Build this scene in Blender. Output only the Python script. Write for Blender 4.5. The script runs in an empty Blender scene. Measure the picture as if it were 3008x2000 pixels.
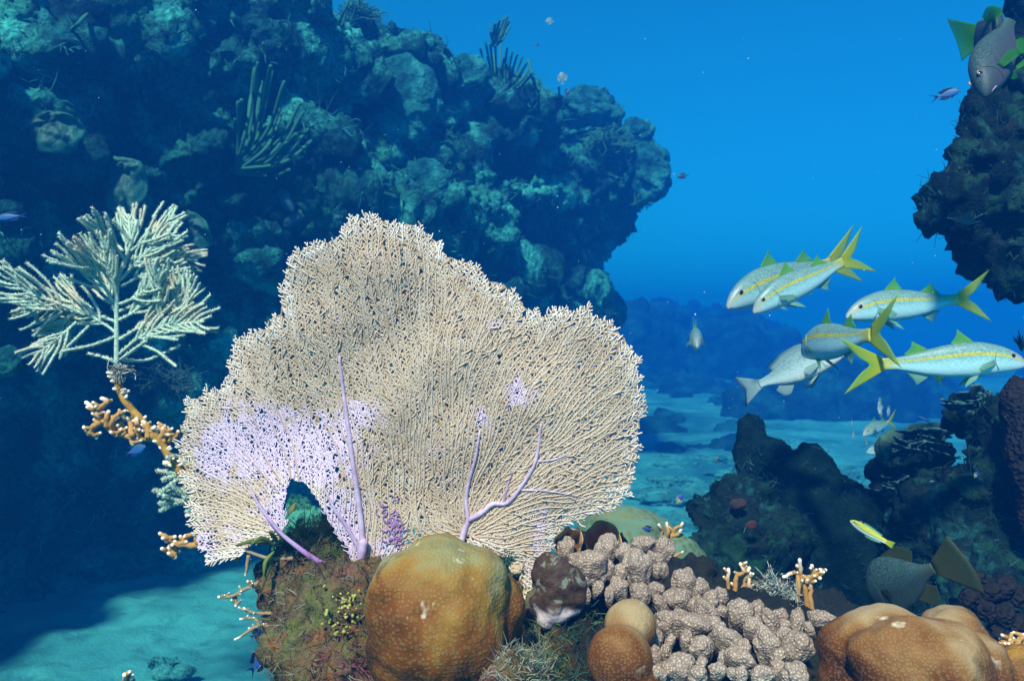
import bpy, math, random
import numpy as np
from mathutils import Vector, Matrix

C = bpy.context.scene
COL = C.collection
RNG = np.random.default_rng(7)
random.seed(7)
T = 0.637                                   # tan of half the horizontal field of view

# ------------------------------------------------------------------ camera
cam_d = bpy.data.cameras.new('camera')
cam_d.sensor_width = 36.0
cam_d.lens = 18.0 / T
cam_d.clip_start = 0.02
cam_d.clip_end = 500.0
cam = bpy.data.objects.new('camera', cam_d)
COL.objects.link(cam)
cam.location = (0, 0, 0)
cam.rotation_euler = (math.radians(90), 0, 0)
cam_d.dof.use_dof = True
cam_d.dof.focus_distance = 1.2
cam_d.dof.aperture_fstop = 10.0
C.camera = cam

# ------------------------------------------------------------------ sky, sun, exposure
SUN_EL, SUN_AZ = math.radians(48), math.radians(-17)     # behind the camera, a little to the left
w = bpy.data.worlds.new('World')
C.world = w
w.use_nodes = True
nt = w.node_tree
sky = nt.nodes.new('ShaderNodeTexSky')
sky.sky_type = 'NISHITA'
sky.sun_disc = False
sky.sun_elevation = SUN_EL
sky.sun_rotation = math.radians(180) - SUN_AZ
sky.air_density = 1.0
sky.dust_density = 0.5
sky.ozone_density = 3.0
bg = nt.nodes['Background']
bg.inputs['Strength'].default_value = 0.081
mul = nt.nodes.new('ShaderNodeMix')                     # daylight that has come down through sea water
mul.data_type = 'RGBA'; mul.blend_type = 'MULTIPLY'; mul.inputs[0].default_value = 1.0
mul.inputs[7].default_value = (0.03, 0.72, 1.0, 1)
nt.links.new(sky.outputs[0], mul.inputs[6])
nt.links.new(mul.outputs[2], bg.inputs['Color'])
sd = bpy.data.lights.new('sun', 'SUN')
sd.energy = 5.0
sd.angle = math.radians(4.0)          # spread by the moving water surface overhead
sd.color = (1.0, 0.90, 0.76)
sun = bpy.data.objects.new('sun', sd)
COL.objects.link(sun)
to_sun = Vector((math.sin(SUN_AZ) * math.cos(SUN_EL), -math.cos(SUN_AZ) * math.cos(SUN_EL), math.sin(SUN_EL)))
sun.rotation_euler = to_sun.to_track_quat('Z', 'Y').to_euler()
C.view_settings.view_transform = 'Standard'
C.view_settings.look = 'None'
C.view_settings.exposure = 1.0
C.view_settings.gamma = 1.0
C.view_settings.use_curve_mapping = False

# ------------------------------------------------------------------ small tools
def P(px, py, Y):
    """the point at distance Y that the photograph shows at pixel (px, py)"""
    return np.array([(px - 1504) / 1504 * T * Y, Y, (1000 - py) / 1504 * T * Y])

def S(Y):
    """metres per photograph pixel at distance Y"""
    return T / 1504 * Y

def tag(o, label=None, cat=None, group=None, kind=None):
    if label: o['label'] = label
    if cat: o['category'] = cat
    if group: o['group'] = group
    if kind: o['kind'] = kind
    return o

def empty(name, loc, label, cat, group=None):
    o = bpy.data.objects.new(name, None)
    o.empty_display_size = 0.05
    COL.objects.link(o)
    o.location = loc
    return tag(o, label, cat, group)

def mk(name, V, F, mat, parent=None, origin=None, smooth=True, tint=None, st=None):
    """one mesh object from arrays; F is an (n,3)/(n,4) array or a list of such arrays"""
    V = np.asarray(V, dtype=np.float64)
    if parent is not None and origin is None: origin = None
    if origin is not None: V = V - np.asarray(origin)
    if not isinstance(F, (list, tuple)): F = [F]
    F = [np.asarray(f, dtype=np.int32) for f in F if len(f)]
    me = bpy.data.meshes.new(name)
    me.vertices.add(len(V))
    me.vertices.foreach_set('co', V.astype(np.float32).ravel())
    nl = sum(f.size for f in F); nf = sum(len(f) for f in F)
    me.loops.add(nl); me.polygons.add(nf)
    me.loops.foreach_set('vertex_index', np.concatenate([f.ravel() for f in F]))
    starts = []; off = 0
    for f in F:
        k = f.shape[1]
        starts.append(off + np.arange(len(f)) * k); off += f.size
    me.polygons.foreach_set('loop_start', np.concatenate(starts).astype(np.int32))
    if smooth: me.polygons.foreach_set('use_smooth', np.ones(nf, dtype=bool))
    if tint is not None:
        a = me.attributes.new('tint', 'FLOAT_COLOR', 'POINT')
        t4 = np.ones((len(V), 4), dtype=np.float32); t4[:, :3] = tint
        a.data.foreach_set('color', t4.ravel())
    if st is not None:
        a = me.attributes.new('st', 'FLOAT_VECTOR', 'POINT')
        a.data.foreach_set('vector', np.asarray(st, dtype=np.float32).ravel())
    me.update(calc_edges=True)
    me.validate()
    me.materials.append(mat)
    o = bpy.data.objects.new(name, me)
    COL.objects.link(o)
    if parent is not None: o.parent = parent
    if origin is not None and parent is None: o.location = origin
    return o

def join(parts):
    """stack (V, F) pairs into one"""
    Vs, Fs, off = [], {3: [], 4: []}, 0
    for V, F in parts:
        V = np.asarray(V)
        for f in (F if isinstance(F, (list, tuple)) else [F]):
            f = np.asarray(f)
            if len(f): Fs[f.shape[1]].append(f + off)
        Vs.append(V); off += len(V)
    return np.vstack(Vs), [np.vstack(Fs[k]) for k in (3, 4) if Fs[k]]

# ---- noise on numpy arrays
_perm = np.random.default_rng(3).permutation(512).astype(np.int64)
def _h(i, j, k): return _perm[(_perm[(_perm[i & 511] + j) & 511] + k) & 511]
_g = np.random.default_rng(4).normal(size=(512, 3)); _g /= np.linalg.norm(_g, axis=1)[:, None]
_r = np.random.default_rng(5).random((512, 3))
def perlin(p):
    p = np.asarray(p, dtype=np.float64)
    i = np.floor(p).astype(np.int64); f = p - i
    u = f * f * f * (f * (f * 6 - 15) + 10)
    out = 0
    for dx in (0, 1):
        wx = u[:, 0] if dx else 1 - u[:, 0]
        for dy in (0, 1):
            wy = u[:, 1] if dy else 1 - u[:, 1]
            for dz in (0, 1):
                wz = u[:, 2] if dz else 1 - u[:, 2]
                g = _g[_h(i[:, 0] + dx, i[:, 1] + dy, i[:, 2] + dz)]
                d = f - np.array([dx, dy, dz])
                out = out + wx * wy * wz * np.einsum('ij,ij->i', g, d)
    return out * 1.6
def fbm(p, scale, octaves=4, gain=0.5):
    p = np.asarray(p) * scale
    a, s, o = 1.0, 0, 0
    for k in range(octaves):
        s = s + a * perlin(p + k * 17.3); p = p * 2.03; a *= gain
    return s
def ridge(p, scale, octaves=4, gain=0.5):
    p = np.asarray(p) * scale
    a, s = 1.0, 0
    for k in range(octaves):
        s = s + a * (1 - 2 * np.abs(perlin(p + k * 9.1))); p = p * 2.1; a *= gain
    return s
def worley(p, scale):
    """distance to the nearest and second nearest cell point"""
    p = np.asarray(p) * scale
    i = np.floor(p).astype(np.int64)
    f1 = np.full(len(p), 9.0); f2 = np.full(len(p), 9.0)
    for dx in (-1, 0, 1):
        for dy in (-1, 0, 1):
            for dz in (-1, 0, 1):
                c = i + np.array([dx, dy, dz])
                q = c + _r[_h(c[:, 0], c[:, 1], c[:, 2])]
                d = np.linalg.norm(q - p, axis=1)
                f2 = np.where(d < f1, f1, np.minimum(f2, d)); f1 = np.minimum(f1, d)
    return f1, f2

# ---- base shapes
_ico = {}
def ico(n):
    if n in _ico: return _ico[n]
    t = (1 + 5 ** .5) / 2
    V = np.array([[-1, t, 0], [1, t, 0], [-1, -t, 0], [1, -t, 0], [0, -1, t], [0, 1, t], [0, -1, -t], [0, 1, -t],
                  [t, 0, -1], [t, 0, 1], [-t, 0, -1], [-t, 0, 1]], float)
    V /= np.linalg.norm(V, axis=1)[:, None]
    F = np.array([[0, 11, 5], [0, 5, 1], [0, 1, 7], [0, 7, 10], [0, 10, 11], [1, 5, 9], [5, 11, 4], [11, 10, 2], [10, 7, 6],
                  [7, 1, 8], [3, 9, 4], [3, 4, 2], [3, 2, 6], [3, 6, 8], [3, 8, 9], [4, 9, 5], [2, 4, 11], [6, 2, 10], [8, 6, 7], [9, 8, 1]])
    for _ in range(n):
        E = np.sort(np.vstack([F[:, [0, 1]], F[:, [1, 2]], F[:, [2, 0]]]), axis=1)
        U, inv = np.unique(E, axis=0, return_inverse=True)
        inv = inv.reshape(-1)
        M = V[U].mean(1); M /= np.linalg.norm(M, axis=1)[:, None]
        m = len(F); a, b, c = inv[:m] + len(V), inv[m:2 * m] + len(V), inv[2 * m:] + len(V)
        F = np.vstack([np.c_[F[:, 0], a, c], np.c_[F[:, 1], b, a], np.c_[F[:, 2], c, b], np.c_[a, b, c]])
        V = np.vstack([V, M])
    _ico[n] = (V, F)
    return _ico[n]

def rotm(rx=0, ry=0, rz=0):
    return np.array(Matrix.Rotation(rz, 3, 'Z') @ Matrix.Rotation(ry, 3, 'Y') @ Matrix.Rotation(rx, 3, 'X'))

def blob(c, r, n=4, amp=0.0, freq=1.0, oct=3, rot=None, seed=0, power=1.0):
    """an uneven ellipsoid"""
    V, F = ico(n)
    U = V
    if power != 1.0: U = np.sign(V) * np.abs(V) ** power
    r = np.asarray(r, float) * np.ones(3)
    if amp: U = U * (1 + amp * fbm(V + seed * 3.7, freq, oct))[:, None]
    W = U * r
    if rot is not None: W = W @ np.asarray(rot).T
    return W + np.asarray(c), F

def normals(V, F):
    N = np.zeros_like(V)
    for f in (F if isinstance(F, (list, tuple)) else [F]):
        f = np.asarray(f)
        n = np.cross(V[f[:, 1]] - V[f[:, 0]], V[f[:, 2]] - V[f[:, 0]])
        for k in range(f.shape[1]): np.add.at(N, f[:, k], n)
    return N / (np.linalg.norm(N, axis=1)[:, None] + 1e-12)

def remesh(V, F, voxel, smooth=0):
    """melt overlapping shapes into one continuous surface"""
    o = mk('melt', V, F, bpy.data.materials.get('blank') or bpy.data.materials.new('blank'))
    m = o.modifiers.new('r', 'REMESH'); m.mode = 'VOXEL'; m.voxel_size = voxel; m.use_smooth_shade = True
    if smooth:
        s = o.modifiers.new('s', 'SMOOTH'); s.iterations = smooth; s.factor = 0.5
    dg = bpy.context.evaluated_depsgraph_get(); dg.update()
    me = o.evaluated_get(dg).to_mesh()
    n = len(me.vertices); co = np.empty(n * 3, np.float32); me.vertices.foreach_get('co', co)
    q = np.empty(len(me.loops), np.int32); me.loops.foreach_get('vertex_index', q)
    lt = np.empty(len(me.polygons), np.int32); me.polygons.foreach_get('loop_total', lt)
    ls = np.empty(len(me.polygons), np.int32); me.polygons.foreach_get('loop_start', ls)
    Q = q[ls[lt == 4][:, None] + np.arange(4)]; Tt = q[ls[lt == 3][:, None] + np.arange(3)]
    o.evaluated_get(dg).to_mesh_clear()
    d = o.data; bpy.data.objects.remove(o); bpy.data.meshes.remove(d)
    return co.reshape(-1, 3).astype(float), [x for x in (Tt, Q) if len(x)]

def tubes(lines, sides=5, cap=True):
    """lines: list of (points (n,3), radii (n,)); returns V, F, index of line per vertex, position along"""
    Vs, F4, F3, li, al = [], [], [], [], []
    off = 0
    ang = np.linspace(0, 2 * np.pi, sides, endpoint=False)
    for k, (p, r) in enumerate(lines):
        p = np.asarray(p, float); n = len(p)
        r = np.ones(n) * r
        t = np.gradient(p, axis=0); t /= np.linalg.norm(t, axis=1)[:, None] + 1e-12
        m = t.mean(0)
        ref = np.array([0, -1., 0]) if abs(m[1]) < 0.85 * np.linalg.norm(m) + 1e-9 else np.array([0, 0, 1.])
        a = ref - t * (t @ ref)[:, None]; a /= np.linalg.norm(a, axis=1)[:, None] + 1e-12
        b = np.cross(t, a)
        ring = p[:, None, :] + r[:, None, None] * (a[:, None, :] * np.cos(ang)[None, :, None] + b[:, None, :] * np.sin(ang)[None, :, None])
        Vs.append(ring.reshape(-1, 3))
        i = np.arange(n - 1)[:, None] * sides; j = np.arange(sides)[None, :]; j2 = (j + 1) % sides
        F4.append(np.stack([off + i + j, off + i + j2, off + i + sides + j2, off + i + sides + j], -1).reshape(-1, 4))
        if cap:
            Vs.append(p[-1:] + t[-1:] * r[-1] * 0.7); Vs.append(p[:1] - t[:1] * r[0] * 0.3)
            e = off + n * sides; jj = np.arange(sides)
            F3.append(np.c_[off + (n - 1) * sides + jj, off + (n - 1) * sides + (jj + 1) % sides, np.full(sides, e)])
            F3.append(np.c_[off + (jj + 1) % sides, off + jj, np.full(sides, e + 1)])
        cnt = n * sides + (2 if cap else 0)
        li.append(np.full(cnt, k))
        u = np.repeat(np.linspace(0, 1, n), sides)
        al.append(np.r_[u, 1, 0] if cap else u)
        off += cnt
    return np.vstack(Vs), ([np.vstack(F3)] if F3 else []) + [np.vstack(F4)], np.concatenate(li), np.concatenate(al)

def curve(pts, n=16):
    """smooth polyline through points"""
    p = np.asarray(pts, float)
    if len(p) == 2: return p[0] + (p[1] - p[0]) * np.linspace(0, 1, n)[:, None]
    q = np.vstack([2 * p[0] - p[1], p, 2 * p[-1] - p[-2]])
    out = []
    seg = len(p) - 1
    for u in np.linspace(0, seg, n):
        i = min(int(u), seg - 1); t = u - i
        a, b, c, d = q[i], q[i + 1], q[i + 2], q[i + 3]
        out.append(0.5 * (2 * b + (c - a) * t + (2 * a - 5 * b + 4 * c - d) * t * t + (3 * b - a - 3 * c + d) * t ** 3))
    return np.array(out)

def scatter(V, F, n, rng=RNG, keep=None):
    """random points and normals on a surface"""
    tr = []
    for f in (F if isinstance(F, (list, tuple)) else [F]):
        f = np.asarray(f)
        tr.append(f[:, :3])
        if f.shape[1] == 4: tr.append(f[:, [0, 2, 3]])
    tr = np.vstack(tr)
    a, b, c = V[tr[:, 0]], V[tr[:, 1]], V[tr[:, 2]]
    cr = np.cross(b - a, c - a); ar = np.linalg.norm(cr, axis=1)
    if keep is not None: ar = ar * keep((a + b + c) / 3, cr / (ar[:, None] + 1e-15))
    i = rng.choice(len(tr), n, p=ar / ar.sum())
    u, v = rng.random(n), rng.random(n)
    sw = u + v > 1; u[sw] = 1 - u[sw]; v[sw] = 1 - v[sw]
    q = a[i] + (b - a)[i] * u[:, None] + (c - a)[i] * v[:, None]
    nn = cr[i] / (np.linalg.norm(cr[i], axis=1)[:, None] + 1e-15)
    return q, nn

# ---- materials
class NT:
    def __init__(s, name):
        s.m = bpy.data.materials.new(name); s.m.use_nodes = True
        s.t = s.m.node_tree; s.n = s.t.nodes; s.l = s.t.links
        s.b = s.n['Principled BSDF']; s.out = s.n['Material Output']
        s.co = None
    def put(s, sock, v):
        if hasattr(v, 'links') or isinstance(v, bpy.types.NodeSocket): s.l.new(v, sock)
        else:
            if sock.type == 'RGBA' and len(v) == 3: v = (*v, 1)
            sock.default_value = v
    def coord(s):
        if s.co is None: s.co = s.n.new('ShaderNodeTexCoord').outputs['Object']
        return s.co
    def noise(s, scale, detail=4, rough=0.55, dist=0, vec=None):
        k = s.n.new('ShaderNodeTexNoise'); s.l.new(vec or s.coord(), k.inputs['Vector'])
        k.inputs['Scale'].default_value = scale; k.inputs['Detail'].default_value = detail
        k.inputs['Roughness'].default_value = rough; k.inputs['Distortion'].default_value = dist
        return k.outputs['Fac']
    def voro(s, scale, feature='F1', out='Distance', rand=1.0, vec=None):
        k = s.n.new('ShaderNodeTexVoronoi'); s.l.new(vec or s.coord(), k.inputs['Vector'])
        k.feature = feature; k.inputs['Scale'].default_value = scale; k.inputs['Randomness'].default_value = rand
        return k.outputs[out]
    def ramp(s, fac, stops, interp='LINEAR'):
        k = s.n.new('ShaderNodeValToRGB'); s.l.new(fac, k.inputs[0])
        e = k.color_ramp; e.interpolation = interp
        while len(e.elements) < len(stops): e.elements.new(0.5)
        for i, (p, c) in enumerate(stops):
            e.elements[i].position = p
            e.elements[i].color = (*((c, c, c) if isinstance(c, (int, float)) else c), 1)
        return k.outputs[0]
    def mix(s, f, a, b, mode='MIX'):
        k = s.n.new('ShaderNodeMix'); k.data_type = 'RGBA'; k.blend_type = mode
        s.put(k.inputs[0], f); s.put(k.inputs[6], a); s.put(k.inputs[7], b)
        return k.outputs[2]
    def math(s, op, a, b=0.5, clamp=False):
        k = s.n.new('ShaderNodeMath'); k.operation = op; k.use_clamp = clamp
        s.put(k.inputs[0], a); s.put(k.inputs[1], b)
        return k.outputs[0]
    def attr(s, name, out='Color'):
        k = s.n.new('ShaderNodeAttribute'); k.attribute_name = name
        return k.outputs[out]
    def sep(s, v):
        k = s.n.new('ShaderNodeSeparateXYZ'); s.l.new(v, k.inputs[0]); return k.outputs
    def bump(s, h, strength=0.5, dist=0.01, prev=None):
        k = s.n.new('ShaderNodeBump'); s.l.new(h, k.inputs['Height'])
        k.inputs['Strength'].default_value = strength; k.inputs['Distance'].default_value = dist
        if prev: s.l.new(prev, k.inputs['Normal'])
        return k.outputs[0]
    def done(s, color, rough=0.8, normal=None, spec=0.3, **kw):
        s.put(s.b.inputs['Base Color'], color); s.put(s.b.inputs['Roughness'], rough)
        s.b.inputs['Specular IOR Level'].default_value = spec
        if normal is not None: s.l.new(normal, s.b.inputs['Normal'])
        for k, v in kw.items(): s.put(s.b.inputs[k.replace('_', ' ')], v)
        return s.m
# ------------------------------------------------------------------ water: one closed box of even density
C.cycles.volume_bounces = 4
C.cycles.max_bounces = 8
C.cycles.diffuse_bounces = 3
C.cycles.transparent_max_bounces = 8
C.cycles.use_denoising = True
BOX = (-26.0, 26.0, -4.0, 44.0, -3.4, 2.45)
x0, x1, y0, y1, z0, z1 = BOX
BV = np.array([(x, y, z) for z in (z0, z1) for y in (y0, y1) for x in (x0, x1)], float)
BF = np.array([(0, 2, 3, 1), (4, 5, 7, 6), (0, 1, 5, 4), (2, 6, 7, 3), (0, 4, 6, 2), (1, 3, 7, 5)])
wm = bpy.data.materials.new('water'); wm.use_nodes = True
wn = wm.node_tree.nodes
wn.remove(wn['Principled BSDF'])
pv = wn.new('ShaderNodeVolumePrincipled')
pv.inputs['Color'].default_value = (0.004, 0.105, 0.330, 1)
pv.inputs['Absorption Color'].default_value = (0.25, 0.57, 0.88, 1)
pv.inputs['Density'].default_value = 0.20
pv.inputs['Anisotropy'].default_value = 0.5
wm.node_tree.links.new(pv.outputs[0], wn['Material Output'].inputs['Volume'])
hz = mk('haze', BV, BF, wm, smooth=False)
tag(hz, kind='stuff')

# ------------------------------------------------------------------ sand
GZ = -1.32
def ground_z(x, y):
    p = np.stack([x, y, np.zeros_like(x)], -1)
    z = GZ + 0.036 * np.clip(y - 8, 0, 18) + 0.06 * fbm(p, 0.45, 3) + 0.022 * fbm(p, 1.7, 3) + 0.012 * fbm(p, 7.0, 3)
    z = z + 0.02 * np.clip(ridge(p, 1.3, 2) - 0.9, 0, 1)
    return z
gx = np.r_[np.linspace(-25.5, -3.6, 50)[:-1], np.linspace(-3.6, 4.5, 330), np.linspace(4.5, 25.5, 50)[1:]]
gy = np.r_[np.linspace(-3.5, 2.0, 20)[:-1], np.linspace(2.0, 7, 230)[:-1], np.linspace(7, 13, 120)[:-1], np.linspace(13, 43.5, 90)]
XX, YY = np.meshgrid(gx, gy)
ZZ = ground_z(XX.ravel(), YY.ravel())
ny, nx = XX.shape
i = (np.arange(ny - 1)[:, None] * nx + np.arange(nx - 1)[None]).ravel()
m = NT('sand')
n1 = m.noise(2.2, 6, 0.6); n2 = m.noise(60, 3, 0.7); n3 = m.noise(9.0, 5, 0.65)
c = m.mix(m.ramp(n1, [(0.35, 0.0), (0.62, 1.0)]), (0.035, 0.22, 0.22), (0.06, 0.35, 0.33))
c = m.mix(m.ramp(n3, [(0.52, 0.0), (0.68, 0.75)]), c, (0.02, 0.13, 0.13))
c = m.mix(m.math('MULTIPLY', n2, 0.35), c, (0.03, 0.19, 0.19))
c = m.mix(m.ramp(m.noise(0.55, 5, 0.62, 0.5), [(0.44, 0.0), (0.60, 0.85)]), c, (0.008, 0.080, 0.095))
SAND = m.done(c, 0.95, m.bump(m.math('ADD', n2, m.math('MULTIPLY', n3, 2.0)), 0.6, 0.012), 0.1)
o = mk('seabed', np.c_[XX.ravel(), YY.ravel(), ZZ], np.c_[i, i + 1, i + nx + 1, i + nx], SAND)
tag(o, 'pale rippled sand floor of the channel between the reef walls', 'sand', kind='structure')

# ------------------------------------------------------------------ the big reef wall on the left
def reef_mat(name, dark, mid, pale, green, scale=1.0, f=0.8):
    m = NT(name)
    n1 = m.noise(1.6 * scale, 6, 0.62, 0.4); n2 = m.noise(7.0 * scale, 7, 0.65, 0.3); n3 = m.noise(38 * scale, 4, 0.7); v = m.voro(24 * scale)
    c = m.mix(m.ramp(n2, [(0.38, 0.0), (0.62, 1.0)]), dark, mid)
    c = m.mix(m.ramp(n1, [(0.47, 0.0), (0.62, 1.0)]), c, pale)
    c = m.mix(m.ramp(m.noise(3.1 * scale, 4, 0.6), [(0.52, 0.0), (0.66, 0.8)]), c, green)
    c = m.mix(m.ramp(n3, [(0.42, 0.0), (0.66, f)]), c, dark)
    h = m.math('ADD', m.math('MULTIPLY', n2, 1.5), m.math('ADD', m.math('MULTIPLY', n3, 0.6), m.math('MULTIPLY', v, 0.4)))
    return m.done(c, 0.95, m.bump(h, 0.9, 0.05 / scale), 0.05)
REEF = reef_mat('reef_wall_rock', (0.002, 0.014, 0.020), (0.010, 0.095, 0.090), (0.055, 0.44, 0.36), (0.020, 0.15, 0.09))

# plan of the foot of the wall (x, y), the row where its top edge is in the photograph, lean of the face
wall_plan = curve([(-2.9, 0.3, 0), (-2.72, 2.2, 0), (-2.25, 3.7, 0), (-1.55, 4.6, 0), (-0.75, 5.6, 0), (0.02, 6.6, 0), (0.62, 7.3, 0), (0.80, 7.9, 0), (0.5, 8.8, 0), (-0.5, 9.8, 0)], 330)[:, :2]
def top_row(px):
    xs = [-900, 0, 1100, 1235, 1350, 1440, 1500, 1580, 1660, 1740, 1800, 1850, 1905, 1950, 1985, 2200]
    ys = [-260, -260, -190, -20, 75, 160, 205, 260, 305, 335, 390, 470, 500, 560, 640, 950]
    return np.interp(px, xs, ys)
wt = np.gradient(wall_plan, axis=0); wt /= np.linalg.norm(wt, axis=1)[:, None]
wn_ = np.c_[wt[:, 1], -wt[:, 0]]                       # towards the water
vv = np.linspace(0, 1.25, 150)
prof_v = [0, 0.08, 0.22, 0.40, 0.58, 0.75, 0.90, 1.0, 1.06, 1.25]
prof_o = [-0.10, -0.34, -0.46, -0.20, 0.12, 0.16, 0.02, -0.28, -0.60, -1.9]
prof_h = [0, 0.08, 0.22, 0.40, 0.58, 0.75, 0.90, 1.0, 1.02, 0.98]
WV = []
for k in range(len(wall_plan)):
    x, y = wall_plan[k] + wn_[k] * 0.10
    px = 1504 + x / (T * y) * 1504
    d = max(y, 2.5)
    zt = (1000 - top_row(px)) / 1504 * T * d
    if k > 255: zt = np.interp(k, [255, 330], [zt if k == 255 else ztk, 0.2])
    else: ztk = zt
    zt = min(max(zt, -0.2), 2.10, float(np.interp(y, [2.3, 3.5], [0.25, 2.1])))  # near end, out of view, is shaped low to shadow only the sand
    off = np.interp(vv, prof_v, prof_o); hh = GZ - 0.25 + (zt - GZ + 0.25) * np.interp(vv, prof_v, prof_h)
    off = off - np.clip((k - 150) / 70, 0, 1) * 1.6 * np.clip(0.90 - vv, 0, 1)
    q = wall_plan[k][None] + wn_[k][None] * off[:, None]
    WV.append(np.c_[q, hh])
WV = np.array(WV); nk, nv = WV.shape[:2]
i = (np.arange(nk - 1)[:, None] * nv + np.arange(nv - 1)[None]).ravel()
WF = np.c_[i, i + nv, i + nv + 1, i + 1]
WV = WV.reshape(-1, 3)
# close it behind so that it can be melted together with boulders and ledges
back = WV.copy(); back[:, 0] -= 1.1; back[:, 1] += 0.9
n0 = len(WV)
bf = WF[:, ::-1] + n0
rim = np.r_[np.arange(nv), np.arange(1, nk) * nv + nv - 1, (nk - 1) * nv + np.arange(nv - 2, -1, -1), np.arange(nk - 2, 0, -1) * nv]
r2 = np.roll(rim, -1)
parts = [(np.vstack([WV, back]), [np.vstack([WF, bf, np.c_[r2, rim, rim + n0, r2 + n0]])])]
rg = np.random.default_rng(21)
for k in range(230):                                   # lumps and ledges
    a = rg.integers(10, nk - 40); b = int(rg.uniform(0.20, 0.98) * nv * 0.8)
    c = WV[a * nv + b]; d = min(max(c[1], 2) / 4.5, 1.15)
    s = rg.uniform(0.07, 0.34) * d
    flat = rg.random() < 0.45
    r = (s * rg.uniform(0.9, 1.6), s * rg.uniform(0.8, 1.1), s * (rg.uniform(0.22, 0.4) if flat else rg.uniform(0.6, 1.1)))
    parts.append(blob(c + rg.normal(size=3) * 0.05, r, 3, 0.35, 1.6, 2, rotm(rg.uniform(-0.5, 0.2), rg.uniform(-0.4, 0.4), rg.uniform(0, 3)), k))
V, F = join(parts)
V, F = remesh(V, F, 0.024, 1)
N = normals(V, F)
far = np.clip(V[:, 1] / 5, 0.6, 1.1)
d1 = fbm(V, 1.5, 3) * 0.16 + (ridge(V, 2.6, 3) - 0.6) * 0.07
f1, f2 = worley(V + 0.1 * fbm(V, 3, 2)[:, None], 3.2)
d1 = d1 - np.clip(0.42 - f1, 0, 1) * 0.30 * (fbm(V, 0.9, 1, ) > -0.1) + fbm(V, 8, 4, 0.6) * 0.045
V = V + N * (d1 * far)[:, None]
N = normals(V, F)
V = V + N * (fbm(V, 20, 4, 0.65) * 0.034 * far + np.abs(fbm(V + 3, 42, 2, 0.6)) * 0.016)[:, None]
WALLV, WALLF = V, F
o = mk('reef_wall', V, F, REEF)
tag(o, 'tall blue hazed reef wall with ledges and hollows filling the left background', 'reef wall', kind='structure')

# far reef beyond the channel
parts = []
rg = np.random.default_rng(5)
for k in range(60):
    px = rg.uniform(1800, 3300); Y = rg.uniform(19, 30)
    top = np.interp(px, [1800, 1900, 2100, 2300, 2420, 2700, 3008, 3300], [850, 870, 900, 930, 1080, 1120, 1040, 980]) + rg.uniform(0, 110)
    zt = (1000 - top) / 1504 * T * Y
    h = max(zt - GZ, 0.15)
    c = P(px, 1000, Y); c[2] = GZ - 0.2
    parts.append(blob(c, (rg.uniform(0.8, 2.0), rg.uniform(0.6, 1.4), h + 0.2), 4, 0.35, 1.7, 3, None, k))
for k in range(20):                                    # low mounds where the sand fades out
    px = rg.uniform(1830, 2330); Y = rg.uniform(8.5, 22)
    c = P(px, 1000, Y); gz = GZ + 0.036 * max(Y - 8, 0); c[2] = gz - 0.06
    parts.append(blob(c, (Y * rg.uniform(0.015, 0.06), Y * rg.uniform(0.02, 0.05), Y * rg.uniform(0.008, 0.020)), 4, 0.35, 1.7, 3, None, k))
for k in range(40):                                    # nearer heads along the right side of the channel
    px = rg.uniform(2210, 2800); Y = rg.uniform(12, 18)
    top = np.interp(px, [2130, 2330, 2450, 2800], [1130, 1090, 1050, 1070]) + rg.uniform(0, 70)
    c = P(px, 1000, Y); gz = GZ + 0.036 * max(Y - 8, 0); c[2] = gz - 0.1
    h = max((1000 - top) / 1504 * T * Y - gz, 0.12)
    parts.append(blob(c, (rg.uniform(0.25, 0.8), rg.uniform(0.3, 0.7), h + 0.1), 4, 0.35, 1.7, 3, None, k))
V, F = join(parts)
V, F = remesh(V, F, 0.08, 1)
N = normals(V, F); V = V + N * (fbm(V, 1.8, 4, 0.6) * np.clip(V[:, 1] / 80, .08, .22))[:, None]
FARR = reef_mat('far_reef_rock', (0.002, 0.012, 0.018), (0.006, 0.04, 0.045), (0.015, 0.12, 0.11), (0.010, 0.06, 0.05))
o = mk('far_reef', V, F, FARR)
tag(o, 'distant low reef fading into blue water beyond the sand channel', 'reef', kind='structure')
# low rubble between
parts = []
for k in range(60):
    px = rg.uniform(1950, 2700); Y = rg.uniform(5.5, 9.5)
    c = P(px, 1000, Y); c[2] = GZ
    s = rg.uniform(0.05, 0.20)
    parts.append(blob(c, (s * 1.9, s, s * 0.32), 4, 0.4, 2.0, 3, None, k))
for k in range(2):
    px = rg.uniform(120, 700); py = rg.uniform(1830, 1990); Y = 1.32 / ((py - 1000) / 1504 * T)
    c = P(px, py, Y); s = rg.uniform(0.03, 0.08)
    parts.append(blob(c, (s * 1.8, s, s * 0.3), 4, 0.4, 2.0, 3, None, k))
V, F = join(parts)
V = V + normals(V, F) * (fbm(V, 9, 3, 0.6) * 0.03)[:, None]
m = NT('rubble')
c = m.mix(m.ramp(m.noise(6, 5, 0.6), [(0.4, 0.0), (0.6, 1.0)]), (0.02, 0.11, 0.11), (0.045, 0.24, 0.22))
RUBBLE = m.done(c, 0.95, m.bump(m.noise(40, 4, 0.7), 0.7, 0.02), 0.05)
o = mk('rubble', V, F, RUBBLE)
tag(o, 'low scattered lumps of rubble lying on the sand floor', 'rubble', kind='stuff')
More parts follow.
